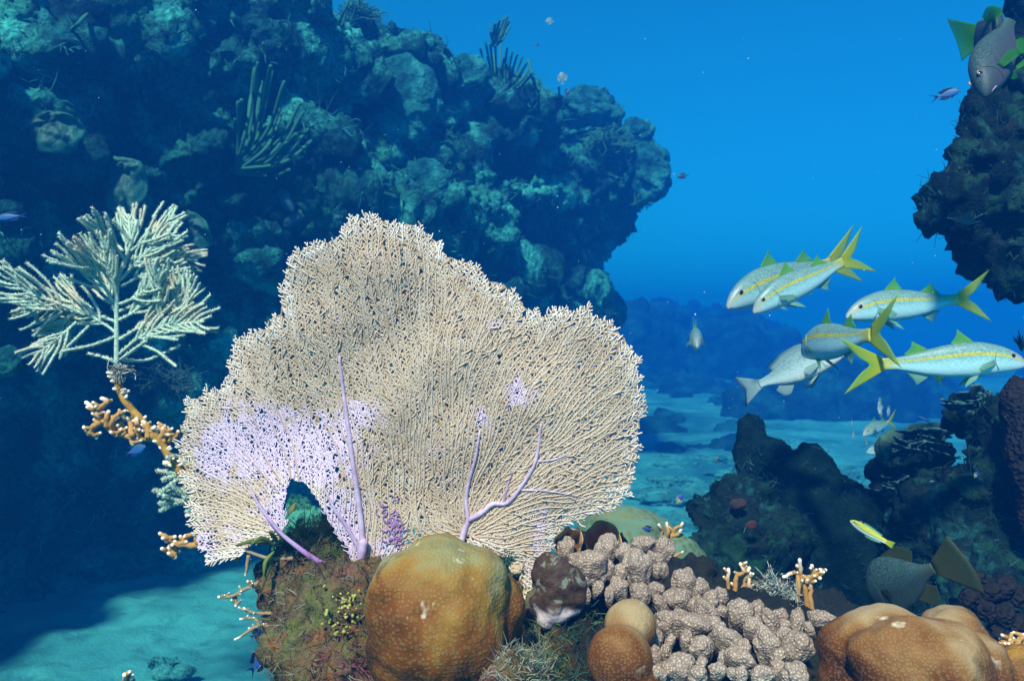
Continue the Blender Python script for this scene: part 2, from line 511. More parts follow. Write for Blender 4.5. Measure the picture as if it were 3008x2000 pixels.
# ------------------------------------------------------------------ the outcrop in front: encrusted rock
def crust_mat(name, cols, s=1.0, spec=0.12, gap_shade=False):
    m = NT(name)
    wv = m.noise(30 * s, 6, 0.62, 0.8)
    c = m.mix(m.ramp(m.noise(14 * s, 5, 0.6, 0.5), [(0.42, 0.0), (0.56, 1.0)]), cols[0], cols[1])
    c = m.mix(m.ramp(wv, [(0.53, 0.0), (0.61, 1.0)]), c, cols[2])
    c = m.mix(m.ramp(m.noise(19 * s, 5, 0.62, 1.0), [(0.56, 0.0), (0.64, 0.9)]), c, cols[3])
    c = m.mix(m.ramp(m.noise(11 * s + 2, 5, 0.6, 1.2), [(0.52, 0.0), (0.60, 0.9)]), c, cols[4])
    n3 = m.noise(150 * s, 4, 0.7)
    c = m.mix(m.ramp(n3, [(0.42, 0.0), (0.7, 0.75)]), c, cols[5])
    if gap_shade: c = m.mix(m.math('MULTIPLY', m.sep(m.attr('st', 'Vector'))[0], 0.93), c, (0.010, 0.014, 0.011))  # rock under the finger coral painted dark as shade in its gaps
    h = m.math('ADD', wv, m.math('MULTIPLY', n3, 0.6))
    return m.done(c, 0.9, m.bump(h, 0.9, 0.012 / s), spec)
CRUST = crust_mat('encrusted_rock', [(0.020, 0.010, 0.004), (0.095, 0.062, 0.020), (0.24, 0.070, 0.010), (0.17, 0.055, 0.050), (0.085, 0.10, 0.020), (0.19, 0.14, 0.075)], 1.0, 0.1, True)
DARKROCK = crust_mat('shaded_reef_rock', [(0.003, 0.009, 0.010), (0.008, 0.020, 0.018), (0.016, 0.022, 0.018), (0.020, 0.085, 0.080), (0.014, 0.050, 0.026), (0.005, 0.018, 0.020)], 0.5, 0.0)  # near-black colours stand in for shade, teal patches for its highlights

parts = []
rk = np.random.default_rng(11)
def lump(px, py, Y, rpx, sq=(1, 1, 1), k=0, amp=0.25):
    r = rpx * S(Y)
    parts.append(blob(P(px, py, Y), (r * sq[0], r * sq[1], r * sq[2]), 4, amp, 2.2, 3, None, k))
# the knoll itself (goes down to the sand) and its crust
parts.append(blob(P(1750, 2500, 1.45), (0.45, 0.34, 0.36), 4, 0.2, 2, 3, None, 1))
parts.append(blob(P(1300, 2350, 1.25), (0.24, 0.22, 0.27), 4, 0.2, 2, 3, None, 2))
parts.append(blob(P(2300, 2500, 1.45), (0.40, 0.30, 0.26), 4, 0.2, 2, 3, None, 5))
parts.append(blob((0.08, 1.5, -1.0), (0.60, 0.42, 0.50), 4, 0.25, 2, 3, None, 3))
parts.append(blob((0.25, 1.6, -0.95), (0.75, 0.45, 0.45), 4, 0.25, 2, 3, None, 4))
for k, (px, py, Y, r, sq) in enumerate([
        (930, 1670, 1.34, 105, (1, 1, 1)), (890, 1760, 1.27, 125, (1, 1, 1)), (960, 1840, 1.17, 165, (1, 1, 1)), (1010, 1940, 1.15, 185, (1, 1, 1)),
        (880, 1610, 1.36, 75, (1, 1, .8)), (985, 1590, 1.38, 62, (1, 1, .9)), (820, 1690, 1.30, 60, (1, 1, 1)), (930, 2060, 1.15, 130, (1, 1, 1)),
        (1100, 1760, 1.22, 120, (1, 1, 1)), (1380, 1760, 1.35, 220, (1.2, .8, .8)), (1640, 1800, 1.30, 150, (1, 1, 1)), (1680, 1930, 1.12, 130, (1, 1, 1)),
        (1560, 2010, 1.02, 105, (1, 1, .9)), (1480, 2010, 0.97, 90, (1, 1, .9)), (1900, 1780, 1.50, 200, (1.3, 1, .8)), (2150, 1900, 1.35, 220, (1.5, 1, .7)),
        (2350, 1990, 1.2, 150, (1.4, 1, .7)), (2060, 2050, 1.1, 180, (1.3, 1, .8)), (1760, 1690, 1.6, 130, (1, 1, 1)), (2230, 1790, 1.62, 90, (1.3, 1, .9))]):
    lump(px, py, Y, r, sq, k)
V, F = join(parts)
V, F = remesh(V, F, 0.0085, 1)
N = normals(V, F)
V = V + N * (fbm(V, 11, 4, 0.6) * 0.014 + fbm(V, 45, 3, 0.6) * 0.008)[:, None]
f1, f2 = worley(V + 0.02 * fbm(V, 20, 2)[:, None], 28)
V = V - N * (np.clip(0.45 - f1, 0, 1) * 0.022)[:, None]
ROCKV, ROCKF = V, F
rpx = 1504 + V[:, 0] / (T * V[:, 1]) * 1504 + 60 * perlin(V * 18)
zn = np.clip((rpx - 1590) / 110, 0, 1)  # mask for the shade painted under the finger coral
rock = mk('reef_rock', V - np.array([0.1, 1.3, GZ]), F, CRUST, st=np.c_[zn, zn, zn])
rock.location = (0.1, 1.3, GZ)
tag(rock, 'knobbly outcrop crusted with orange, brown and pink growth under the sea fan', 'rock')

# ------------------------------------------------------------------ sea fan
def U(x, y): return np.array([x, y]) * 3008 / 2358.0          # outline read off a 2358 px wide view
FAN_OUT = np.array([U(*q) for q in [
    (480, 1302), (455, 1250), (442, 1180), (432, 1110), (413, 1040), (420, 980), (436, 918), (480, 908), (522, 890), (530, 820), (545, 788), (570, 772),
    (612, 758), (620, 735), (650, 722), (646, 680), (657, 640), (667, 592), (700, 572), (745, 562), (782, 545), (800, 513), (822, 505), (875, 502), (925, 516),
    (968, 522), (998, 550), (1030, 592), (1060, 604), (1100, 610), (1118, 642), (1160, 658), (1192, 684), (1212, 712), (1236, 727), (1270, 720), (1310, 716),
    (1352, 708), (1384, 736), (1416, 754), (1438, 782), (1458, 812), (1468, 850), (1472, 900), (1486, 935), (1472, 975), (1466, 1010), (1467, 1050),
    (1460, 1100), (1448, 1130), (1418, 1155), (1400, 1178), (1360, 1186), (1330, 1200), (1290, 1212), (1272, 1235), (1266, 1270), (1262, 1310), (1244, 1332),
    (1236, 1400), (1204, 1400), (1200, 1340), (1192, 1305), (1160, 1285), (1120, 1262), (1060, 1290), (960, 1310), (880, 1340), (838, 1360), (822, 1340), (800, 1262),
    (762, 1212), (735, 1160), (702, 1112), (668, 1103), (660, 1135), (654, 1175), (662, 1212), (642, 1242), (580, 1248), (548, 1288), (510, 1288)]])
def inside(p, poly=FAN_OUT):
    x, y = p[..., 0], p[..., 1]
    c = np.zeros(x.shape, bool); j = len(poly) - 1
    for i in range(len(poly)):
        xi, yi = poly[i]; xj, yj = poly[j]
        c ^= ((yi > y) != (yj > y)) & (x < (xj - xi) * (y - yi) / (yj - yi + 1e-12) + xi)
        j = i
    return c
FAN_Y = 1.20
_mem = {}
def fan_depth(q):
    """the blade is a gently curled sheet"""
    q = np.atleast_2d(q)
    p = np.c_[q / 620.0, np.zeros(len(q))]
    d = FAN_Y + 0.035 * perlin(p + 4.2) + 0.012 * perlin(p * 2.7 + 1.1)
    d += 0.05 * ((q[:, 0] - 1150) / 750.0) ** 2 - 0.03 * (1100 - q[:, 1]) / 500.0
    return d
def fan_pt(q, dy=0.0):
    q = np.atleast_2d(q); d = fan_depth(q) + dy
    return np.c_[(q[:, 0] - 1504) / 1504 * T * FAN_Y, d, (1000 - q[:, 1]) / 1504 * T * FAN_Y] * np.c_[d / FAN_Y, np.ones(len(d)), d / FAN_Y]
SRC = [(U(640, 1232), 1.0), (U(838, 1345), 1.5), (U(1078, 1225), 1.5), (U(1205, 1295), 0.25)]
def fan_dir(p):
    v = np.zeros(2)
    for s, wgt in SRC:
        e = p - s; v += wgt * e / (e @ e + 900)
    v /= np.linalg.norm(v) + 1e-9
    n = perlin(np.array([[p[0] / 60, p[1] / 60, 3.3]]))[0] * 0.36 + perlin(np.array([[p[0] / 330, p[1] / 330, 8.1]]))[0] * 0.35
    ca, sa = math.cos(n), math.sin(n)
    return np.array([ca * v[0] - sa * v[1], sa * v[0] + ca * v[1]])
# a grid of the growth direction, read by lookup
GX0, GY0, GS = 480, 600, 8.0
gw, gh = int(1460 / GS), int(1240 / GS)
DIRG = np.array([[fan_dir(np.array([GX0 + i * GS, GY0 + j * GS])) for i in range(gw)] for j in range(gh)])
INS = inside(np.stack(np.meshgrid(GX0 + np.arange(gw * 2) * GS / 2, GY0 + np.arange(gh * 2) * GS / 2), -1))
def gd(p):
    i = int((p[0] - GX0) / GS); j = int((p[1] - GY0) / GS)
    return DIRG[min(max(j, 0), gh - 1), min(max(i, 0), gw - 1)]
def isin(p):
    i = int((p[0] - GX0) / GS * 2 + .5); j = int((p[1] - GY0) / GS * 2 + .5)
    return 0 <= i < gw * 2 and 0 <= j < gh * 2 and INS[j, i]
rf = np.random.default_rng(77)
SEP = 18.0
occ = {}
def near(p, d, skip=None):
    ci, cj = int(p[0] // SEP), int(p[1] // SEP)
    for a in (-1, 0, 1):
        for b in (-1, 0, 1):
            for q, o in occ.get((ci + a, cj + b), ()):
                if o != skip and (q[0] - p[0]) ** 2 + (q[1] - p[1]) ** 2 < d * d: return True
    return False
ribs = []
seeds = rf.uniform((500, 620), (1910, 1800), size=(16000, 2))
STEP = 5.0
for n_, s in enumerate(seeds):
    if not isin(s) or near(s, SEP if n_ < 7000 else SEP * 0.70): continue
    k = len(ribs); line = [s]
    for sg in (1, -1):
        p = s.copy(); ext = 0; pts = []
        for _ in range(140):
            p = p + sg * STEP * gd(p)
            if sg == 1 and not isin(p):
                if ext == 0: mx = rf.choice([0, 1, 1, 2, 3, 4, 5])
                ext += 1
                if ext > mx: break
            elif sg == -1 and not isin(p): break
            if near(p, SEP * (0.66 if sg == 1 else 0.42), k): break
            pts.append(p.copy())
        line = line + pts if sg == 1 else pts[::-1] + line
    if len(line) < 4: continue
    line = np.array(line)
    for q in line: occ.setdefault((int(q[0] // SEP), int(q[1] // SEP)), []).append((q, k))
    ribs.append(line)
# where the polyps are drawn in and the net is bare lavender
LAV = [(760, 1300, 190, 130, 1.0), (640, 1320, 80, 120, .9), (930, 1330, 150, 150, .9), (1000, 1560, 90, 180, .9), (1060, 1220, 70, 60, .8), (850, 1480, 110, 120, .8),
       (1525, 1155, 58, 48, .70), (1420, 1235, 50, 60, .60), (1290, 1320, 46, 36, .56), (1450, 950, 50, 24, .5), (985, 930, 26, 30, .55), (600, 1590, 60, 90, .7), (1120, 1620, 110, 60, .7),
       (1585, 1620, 40, 150, .6), (1500, 1590, 90, 40, .3), (690, 1570, 60, 60, .5), (1240, 1560, 60, 60, .25)]
def lav(q):
    q = np.atleast_2d(q)
    v = np.zeros(len(q))
    for x, y, a, b, s in LAV:
        v = np.maximum(v, s * np.exp(-(((q[:, 0] - x) / a) ** 2 + ((q[:, 1] - y) / b) ** 2) * 0.9))
    v += 0.16 * perlin(np.c_[q / 70.0, np.zeros(len(q))]) + 0.28 * perlin(np.c_[q / 26.0, np.ones(len(q))])
    return np.clip((v - 0.30) / 0.42, 0, 1)
fan_lines, under_lines = [], []
K = S(FAN_Y)
def add_line(q, r0, r1, lift=None):
    n = len(q)
    dy = np.zeros(n) if lift is None else lift
    l = lav(q).mean()
    w_ = fan_pt(q); w_[:, 1] += dy
    fan_lines.append((w_, np.linspace(r0, r1, n) * K * (1 - 0.10 * l), q, l))
    if l < 0.75:
        v_ = w_.copy(); v_[:, 1] += 1.6 * K
        if rf.random() < 1 - l * 1.2: under_lines.append((v_, np.linspace(r0 * 1.75, r1 * 1.75, n) * K, q, l))
for line in ribs:
    n = len(line)
    add_line(line[::1] if n < 6 else line[::2], 2.5, 1.5, np.full(len(line[::1] if n < 6 else line[::2]), -1.6 * K))
    t = np.gradient(line, axis=0); t /= np.linalg.norm(t, axis=1)[:, None] + 1e-9
    side = rf.choice([-1, 1])
    pos = rf.uniform(0, 8); total = (n - 1) * STEP
    while pos < total - 2:
        i = min(int(pos / STEP), n - 2)
        p = line[i] + (line[i + 1] - line[i]) * (pos / STEP - i); d = t[i]
        lv = lav(p)[0]
        left = total - pos
        L = min(rf.uniform(13, 23) + 4 * lv, left * 0.62 + 3)
        wild = rf.random() < 0.13 * (1 - lv)
        if wild: L *= rf.uniform(1.3, 2.1)
        a = side * rf.uniform(0.6, 1.4)
        pts = [p]
        for s_ in range(4):
            c_, sn = math.cos(a), math.sin(a)
            pts.append(pts[-1] + np.array([c_ * d[0] - sn * d[1], sn * d[0] + c_ * d[1]]) * L / 4)
            a *= rf.uniform(0.62, 1.02) if not wild else rf.uniform(0.3, 1.0)
        lift = -np.linspace(0, 1, 5) ** 1.5 * (rf.uniform(3, 9) if wild else rf.uniform(0, 1.6)) * K
        add_line(np.array(pts), 2.15 if not wild else 2.5, 1.3, lift)
        if rf.random() < 0.25 and L > 15:
            q0 = pts[2]; a2 = a - side * 1.3
            add_line(np.array([q0, q0 + 5 * np.array([math.cos(a2) * d[0] - math.sin(a2) * d[1], math.sin(a2) * d[0] + math.cos(a2) * d[1]]),
                               q0 + 9 * np.array([math.cos(a2 * .8) * d[0] - math.sin(a2 * .8) * d[1], math.sin(a2 * .8) * d[0] + math.cos(a2 * .8) * d[1]])]), 2.1, 1.4)
        side = -side
        pos += rf.uniform(3.6, 8.6)
# the net that ties the branchlets together
pts = rf.uniform((GX0, GY0), (1920, 1800), size=(90000, 2)); cell = {}; keep_ = []
for p in pts:
    if not isin(p): continue
    ci, cj = int(p[0] // 6.6), int(p[1] // 6.6); ok = True
    for a in (-1, 0, 1):
        for b in (-1, 0, 1):
            for q in cell.get((ci + a, cj + b), ()):
                if (q[0] - p[0]) ** 2 + (q[1] - p[1]) ** 2 < 43.5: ok = False; break
            if not ok: break
        if not ok: break
    if ok: cell.setdefault((ci, cj), []).append(p); keep_.append(p)
keep_ = np.array(keep_); lk = lav(keep_)
idx = {}
for i, p in enumerate(keep_): idx.setdefault((int(p[0] // 16), int(p[1] // 16)), []).append(i)
done_ = set()
for i, p in enumerate(keep_):
    ci, cj = int(p[0] // 16), int(p[1] // 16)
    c_ = [j for a in (-1, 0, 1) for b in (-1, 0, 1) for j in idx.get((ci + a, cj + b), ()) if j != i]
    c_.sort(key=lambda j: (keep_[j][0] - p[0]) ** 2 + (keep_[j][1] - p[1]) ** 2)
    for j in c_[:3]:
        if (min(i, j), max(i, j)) in done_: continue
        done_.add((min(i, j), max(i, j)))
        q = np.array([p, (p + keep_[j]) / 2 + rf.normal(size=2) * .8, keep_[j]]); l = (lk[i] + lk[j]) / 2
        w_ = fan_pt(q); w_[:, 1] += (1.2 if l < .6 else 0.2) * K
        if l < .6: under_lines.append((w_, np.full(3, 2.85) * K, q, l))
        else: fan_lines.append((w_, np.full(3, 1.85) * K, q, l))
V, F, li, al = tubes([(a, b) for a, b, q, l in fan_lines], 5)
qv = np.c_[1504 + V[:, 0] / (T * V[:, 1]) * 1504, 1000 - V[:, 2] / (T * V[:, 1]) * 1504]
lv = lav(qv)
qc = np.array([q.mean(0) for *_, q, l in fan_lines])[li]
e1 = np.zeros(len(FAN_OUT))
dmin = np.full(len(fan_lines), 1e9)
qm = np.array([q.mean(0) for *_, q, l in fan_lines])
a_, b_ = FAN_OUT, np.roll(FAN_OUT, -1, axis=0)
for k in range(len(FAN_OUT)):
    ab = b_[k] - a_[k]; tt = np.clip(((qm - a_[k]) @ ab) / (ab @ ab), 0, 1)
    dmin = np.minimum(dmin, np.linalg.norm(qm - (a_[k] + tt[:, None] * ab), axis=1))
edge = np.clip(1.2 - dmin / 48.0, 0, 1)[li]
var = np.clip(0.5 + 0.5 * perlin(np.c_[qc / 55.0, np.full(len(qc), 2.0)]), 0, 1)
tan_ = np.array([0.53, 0.375, 0.265]); cream = np.array([0.64, 0.515, 0.415]); lavc = np.array([0.68, 0.50, 0.64]); white = np.array([0.86, 0.78, 0.74])
tint = tan_ + (cream - tan_) * var[:, None]
tint = tint + (white - tint) * (edge * 0.9)[:, None]
tint = tint + (lavc - tint) * lv[:, None]
m = NT('fan_polyps')
c = m.mix(m.ramp(m.noise(500, 2, 0.6), [(0.3, 0.0), (0.7, 0.3)]), m.attr('tint'), (0.50, 0.34, 0.22))
FANM = m.done(c, 0.8, None, 0.2)
m = NT('fan_brown_polyps')
c = m.mix(m.noise(60, 3, 0.6), (0.36, 0.225, 0.125), (0.46, 0.32, 0.20))
FANB = m.done(c, 0.9, None, 0.1)
m = NT('fan_purple')
c = m.mix(m.ramp(m.noise(45, 4, 0.6), [(0.35, 0.0), (0.65, 1.0)]), (0.40, 0.26, 0.39), (0.60, 0.46, 0.56))
c = m.mix(m.attr('tint'), c, (0.20, 0.035, 0.25))
FANP = m.done(c, 0.7, m.bump(m.noise(350, 3, 0.6), 0.4, 0.002), 0.3)

base = fan_pt(np.array([[1062, 1735]]))[0]
fan = empty('sea_fan', base, 'huge cream sea fan with lavender patches spreading behind the orange boulder coral', 'sea fan')
mk('branch_net', V, F, FANM, fan, base, tint=tint)
V, F, li, al = tubes([(a, b) for a, b, q, l in under_lines], 4, cap=False)
mk('polyp_layer', V, F, FANB, fan, base)
def vein(name, pts, r0, r1, dark0=0.0, dark1=0.0, lab=None, dy=-3.0):
    q = curve([U(*p) for p in pts], 24)
    rr = np.linspace(r0, r1, 24) * (1 + 0.12 * perlin(np.c_[np.arange(24) * 0.7, np.full(24, r0), np.zeros(24)]))
    V, F, li, al = tubes([(fan_pt(q, dy * K), rr * K)], 9)
    o = mk(name, V, F, FANP, fan, base, tint=np.repeat((dark0 + (dark1 - dark0) * al)[:, None], 3, 1))
    if lab: o['label'] = lab
    return o
vein('stem', [(836, 1405), (830, 1360), (826, 1325), (832, 1280), (838, 1245)], 11, 13.5, 0.6, 0.15, None, -20)
vein('vein', [(836, 1255), (828, 1170), (812, 1060), (800, 970), (788, 880), (782, 820)], 9.5, 3.8, 0.12, 0)
vein('vein', [(840, 1340), (790, 1318), (730, 1290), (680, 1255), (640, 1220), (598, 1165), (575, 1120)], 11, 3.0, 1.0, 0.1, 'dark purple vein reaching out to the left lobe', -34)
vein('vein', [(834, 1275), (800, 1215), (772, 1175), (745, 1120)], 8, 3, 0.35, 0.1)
vein('vein', [(1062, 1250), (1072, 1215), (1078, 1195), (1073, 1150), (1082, 1100), (1096, 1050), (1105, 990)], 9.5, 3.2, 0, 0)
vein('vein', [(1078, 1198), (1110, 1180), (1135, 1160), (1168, 1158), (1200, 1120), (1232, 1066), (1242, 1010), (1246, 975)], 9.5, 3.2, 0.05, 0)
vein('vein', [(1240, 1062), (1275, 1058), (1310, 1045)], 3.4, 1.8)
vein('vein', [(1195, 1128), (1260, 1130), (1330, 1142)], 3.2, 1.8)
vein('vein', [(1160, 1160), (1168, 1120), (1180, 1085)], 4.0, 2.5, 0.35, 0.3)
# a torn hole with purple regrowth round it
tq = []
for k in range(60):
    c = U(905 + rf.normal() * 11, 1215 + rf.normal() * 32); c[0] += (c[1] - 1550) * 0.05
    a = rf.uniform(0, 6.28); L = rf.uniform(12, 26)
    tq.append((fan_pt(curve([c, c + L * .5 * np.array([math.cos(a), math.sin(a)]), c + L * np.array([math.cos(a + .5), math.sin(a + .5)])], 5), -5 * K), np.linspace(2.8, 1.6, 5) * K))
V, F, li, al = tubes(tq, 5)
mk('purple_scar', V, F, FANP, fan, base, tint=np.full((len(V), 3), 0.6))
# ------------------------------------------------------------------ boulder corals
def boulder_mat(name, scale, deep, warm, top, pale, sp0=0.64):
    m = NT(name)
    e = m.voro(scale, 'DISTANCE_TO_EDGE', rand=0.75); f = m.voro(scale, 'F1', rand=0.75)
    broad = m.noise(8.5, 3, 0.5, 0.5)
    z = m.sep(m.attr('st', 'Vector'))
    # the crown is yellowish itself; top light and flank shade are painted in too
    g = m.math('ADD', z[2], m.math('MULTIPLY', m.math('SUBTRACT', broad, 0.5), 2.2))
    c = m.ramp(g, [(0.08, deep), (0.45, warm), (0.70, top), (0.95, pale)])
    c = m.mix(m.ramp(m.noise(11, 4, 0.6, 0.6), [(0.60, 0.0), (0.68, 0.75)]), c, deep)
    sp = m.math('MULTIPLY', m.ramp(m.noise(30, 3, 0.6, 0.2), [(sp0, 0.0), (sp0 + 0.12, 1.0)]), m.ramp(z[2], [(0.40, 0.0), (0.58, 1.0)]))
    c = m.mix(sp, c, (0.72, 0.60, 0.42))
    ringf = m.ramp(f, [(0.12, 0.0), (0.20, 1.0), (0.36, 1.0), (0.46, 0.0)])
    c = m.mix(m.math('MULTIPLY', ringf, 0.24), c, pale)
    c = m.mix(m.math('MULTIPLY', m.ramp(f, [(0.0, 1.0), (0.14, 0.0)]), 0.45), c, (0.06, 0.03, 0.01))
    c = m.mix(m.math('MULTIPLY', m.ramp(e, [(0.0, 1.0), (0.10, 0.0)]), 0.2), c, deep)
    h = m.ramp(f, [(0.0, 0.25), (0.16, 0.6), (0.3, 1.0), (0.55, 0.2)])
    return m.done(c, 0.55, m.bump(h, 0.4, 0.002), 0.10)
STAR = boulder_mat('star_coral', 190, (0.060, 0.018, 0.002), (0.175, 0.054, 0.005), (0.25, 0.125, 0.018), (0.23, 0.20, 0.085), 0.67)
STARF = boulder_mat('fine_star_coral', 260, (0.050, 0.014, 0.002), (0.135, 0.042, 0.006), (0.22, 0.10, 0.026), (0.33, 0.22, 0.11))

def lobes(name, label, cat, blobs, voxel, mat, cen, group=None, amp=0.004, soft=3):
    V, F = join([blob(P(px, py, Y), np.array(sq) * rp * S(Y), 4, a, 1.2, 2, rotm(*rot), k) for k, (px, py, Y, rp, sq, rot, a) in enumerate(blobs)])
    V, F = remesh(V, F, voxel, soft)
    N = normals(V, F)
    V = V + N * (fbm(V, 16, 3, 0.5) * amp + fbm(V + 9, 7, 2, 0.5) * amp * 1.3)[:, None]
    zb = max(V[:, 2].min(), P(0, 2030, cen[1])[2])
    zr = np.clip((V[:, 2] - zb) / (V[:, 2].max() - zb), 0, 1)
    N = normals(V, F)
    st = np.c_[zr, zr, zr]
    o = mk(name, V, F, mat, origin=cen, st=st)
    return tag(o, label, cat, group), V, F

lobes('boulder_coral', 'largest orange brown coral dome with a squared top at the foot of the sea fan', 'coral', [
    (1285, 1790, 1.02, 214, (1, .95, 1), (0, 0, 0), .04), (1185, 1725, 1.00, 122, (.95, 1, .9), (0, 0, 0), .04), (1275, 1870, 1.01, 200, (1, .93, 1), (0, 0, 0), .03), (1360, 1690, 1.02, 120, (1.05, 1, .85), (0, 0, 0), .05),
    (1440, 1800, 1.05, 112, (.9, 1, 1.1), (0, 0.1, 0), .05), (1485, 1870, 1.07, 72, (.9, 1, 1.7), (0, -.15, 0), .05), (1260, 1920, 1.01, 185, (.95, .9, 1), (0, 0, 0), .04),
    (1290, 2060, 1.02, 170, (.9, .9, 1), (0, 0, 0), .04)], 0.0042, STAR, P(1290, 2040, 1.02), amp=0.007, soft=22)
lobes('boulder_coral', 'twin humped small orange coral left of the finger coral', 'coral', [
    (1822, 1935, 0.98, 96, (1, 1, 1.05), (0, 0, 0), .04), (1845, 2040, 0.98, 110, (.95, 1, 1.1), (0, 0, 0), .04), (1850, 1838, 1.03, 72, (1, 1, 1.05), (0, 0, 0), .04), (1868, 1920, 1.04, 62, (.8, 1, 1.6), (0, 0, 0), .04)],
    0.0034, STARF, P(1840, 2040, 1.0), amp=0.002, soft=5)
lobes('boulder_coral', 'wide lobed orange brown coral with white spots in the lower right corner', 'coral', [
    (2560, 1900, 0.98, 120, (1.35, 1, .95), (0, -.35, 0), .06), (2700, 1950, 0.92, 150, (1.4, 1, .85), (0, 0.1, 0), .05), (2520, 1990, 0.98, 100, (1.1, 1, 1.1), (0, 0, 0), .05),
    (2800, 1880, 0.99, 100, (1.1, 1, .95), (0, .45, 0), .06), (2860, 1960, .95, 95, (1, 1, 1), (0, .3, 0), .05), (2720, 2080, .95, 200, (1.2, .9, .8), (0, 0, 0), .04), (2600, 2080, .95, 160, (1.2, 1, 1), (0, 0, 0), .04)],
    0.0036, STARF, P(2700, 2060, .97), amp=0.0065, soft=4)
m = NT('mustard_coral')
c = m.mix(m.ramp(m.noise(30, 4, 0.6), [(0.4, 0.0), (0.6, 1.0)]), (0.16, 0.06, 0.006), (0.30, 0.14, 0.012))
MUST = m.done(c, 0.7, m.bump(m.voro(260), 0.5, 0.003), 0.3)
lobes('encrusting_coral', 'mustard coloured lump in the bottom right corner beside the lobed coral', 'coral', [
    (2990, 1960, .97, 70, (1, 1, 1), (0, 0, 0), .15), (3010, 2020, .97, 90, (1, 1, 1), (0, 0, 0), .15), (2960, 2040, .97, 70, (1, 1, 1), (0, 0, 0), .15)], 0.004, MUST, P(2990, 2050, .97))

m = NT('green_mound_coral')
f = m.voro(70, 'F1')
c = m.mix(m.ramp(m.noise(9, 4, 0.6), [(0.4, 0.0), (0.62, 1.0)]), (0.07, 0.095, 0.035), (0.16, 0.14, 0.045))
c = m.mix(m.ramp(f, [(0.25, 0.0), (0.6, 1.0)]), c, (0.10, 0.17, 0.11))
MOUND = m.done(c, 0.85, m.bump(f, -0.9, 0.012), 0.2)
lobes('mound_coral', 'greenish bumpy mound coral behind the finger coral against bright sand', 'coral', [
    (1850, 1590, 1.75, 110, (1.3, 1, .9), (0, .3, 0), .15), (1960, 1700, 1.72, 120, (1, 1, 1.1), (0, .5, 0), .15), (1780, 1560, 1.78, 80, (1, 1, .8), (0, 0, 0), .15), (2030, 1760, 1.7, 70, (1, 1, 1.1), (0, .5, 0), .15)], 0.007, MOUND, P(1900, 1800, 1.75), amp=.006)

# ------------------------------------------------------------------ finger coral: one colony, each knob a part
m = NT('finger_coral')
f = m.voro(240, 'F1'); e = m.voro(240, 'DISTANCE_TO_EDGE')
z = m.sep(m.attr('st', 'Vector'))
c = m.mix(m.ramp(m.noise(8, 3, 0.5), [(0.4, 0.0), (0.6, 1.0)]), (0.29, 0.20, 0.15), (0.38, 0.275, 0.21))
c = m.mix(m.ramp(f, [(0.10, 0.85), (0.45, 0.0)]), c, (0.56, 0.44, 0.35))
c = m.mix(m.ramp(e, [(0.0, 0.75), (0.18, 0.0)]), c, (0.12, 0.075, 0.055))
c = m.mix(m.ramp(z[0], [(0.10, 0.9), (0.36, 0.0)]), c, (0.025, 0.018, 0.016))  # knob bases painted dark for the shade between the fingers
FING = m.done(c, 0.8, m.bump(m.ramp(f, [(0.0, 1.0), (0.6, 0.0)]), 0.55, 0.003), 0.05)
fc_base = P(1980, 2020, 1.25)
fing = empty('finger_coral', fc_base, 'grey beige finger coral of many knobbly fat branches covering the slope', 'coral')
def knob(px, py, Y, r, lean, asp, k):
    """a blunt fat finger centred on the pixel; its lower end goes back into the colony"""
    V, F = ico(5)
    rr = r * S(Y)
    low = np.clip(-V[:, 2], 0, 1)
    f1, f2 = worley(V + k, 7.0)
    q = V * (1 + 0.26 * perlin(V * 1.1 + k * 2.1) + 0.12 * perlin(V * 2.4 + k))[:, None]
    q[:, :2] *= (1 - 0.25 * low)[:, None]
    q = q * np.array([1, 1, asp]) * (1 + 0.02 * (0.5 - f1))[:, None]
    q[:, 2] -= low * 0.9 * asp; q[:, 1] += low * 0.5
    q = (q * rr) @ rotm(lean[1], lean[0], 0).T
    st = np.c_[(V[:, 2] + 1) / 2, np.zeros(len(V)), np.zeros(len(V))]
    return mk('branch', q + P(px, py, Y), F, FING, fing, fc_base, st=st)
KN = [(30, 335, 46, 55, 0), (240, 345, 62, 78, .35), (140, 420, 105, 72, -.1), (330, 365, 50, 45, -.3), (440, 325, 70, 48, 0), (530, 345, 52, 62, .25), (395, 430, 80, 84, -.1), (295, 540, 52, 50, -.2), (408, 575, 54, 62, 0), (490, 560, 48, 44, .2),
      (625, 520, 62, 76, .1), (590, 610, 78, 62, -.3), (710, 555, 46, 66, .25), (770, 600, 40, 50, .4), (745, 670, 84, 50, .9), (545, 715, 70, 62, -.3), (680, 735, 105, 60, .2), (915, 660, 66, 68, .1), (985, 740, 52, 50, .2), (1068, 705, 38, 62, -.35), (1205, 715, 36, 66, .05), (1140, 790, 50, 46, 0),
      (860, 810, 92, 56, .75), (715, 840, 66, 52, -.5), (1050, 830, 72, 82, -.25), (1215, 835, 76, 74, .55), (925, 915, 96, 54, .9), (600, 945, 88, 66, -.4), (700, 990, 52, 50, .4), (1035, 985, 62, 46, 0), (1195, 985, 70, 66, .1), (480, 800, 44, 52, .2), (800, 960, 46, 40, 0), (1330, 700, 66, 44, .3), (1110, 950, 40, 44, 0)]
rkn = np.random.default_rng(17)
for _ in range(500):                                    # smaller fingers filling in between
    x, y = rkn.uniform(20, 1280), rkn.uniform(330, 1010)
    if y < np.interp(x, [0, 500, 640, 800, 900, 1280], [330, 330, 480, 560, 640, 660]) or (x < 470 and y > 590): continue
    r = rkn.uniform(26, 40)
    if all(((x - q[0]) / (q[2] * .8 + r * .45)) ** 2 + ((y - q[1]) / (q[3] * .8 + r * .45)) ** 2 > 1 for q in KN): KN.append((x, y, r, r * rkn.uniform(.95, 1.5), rkn.uniform(-.5, .5)))
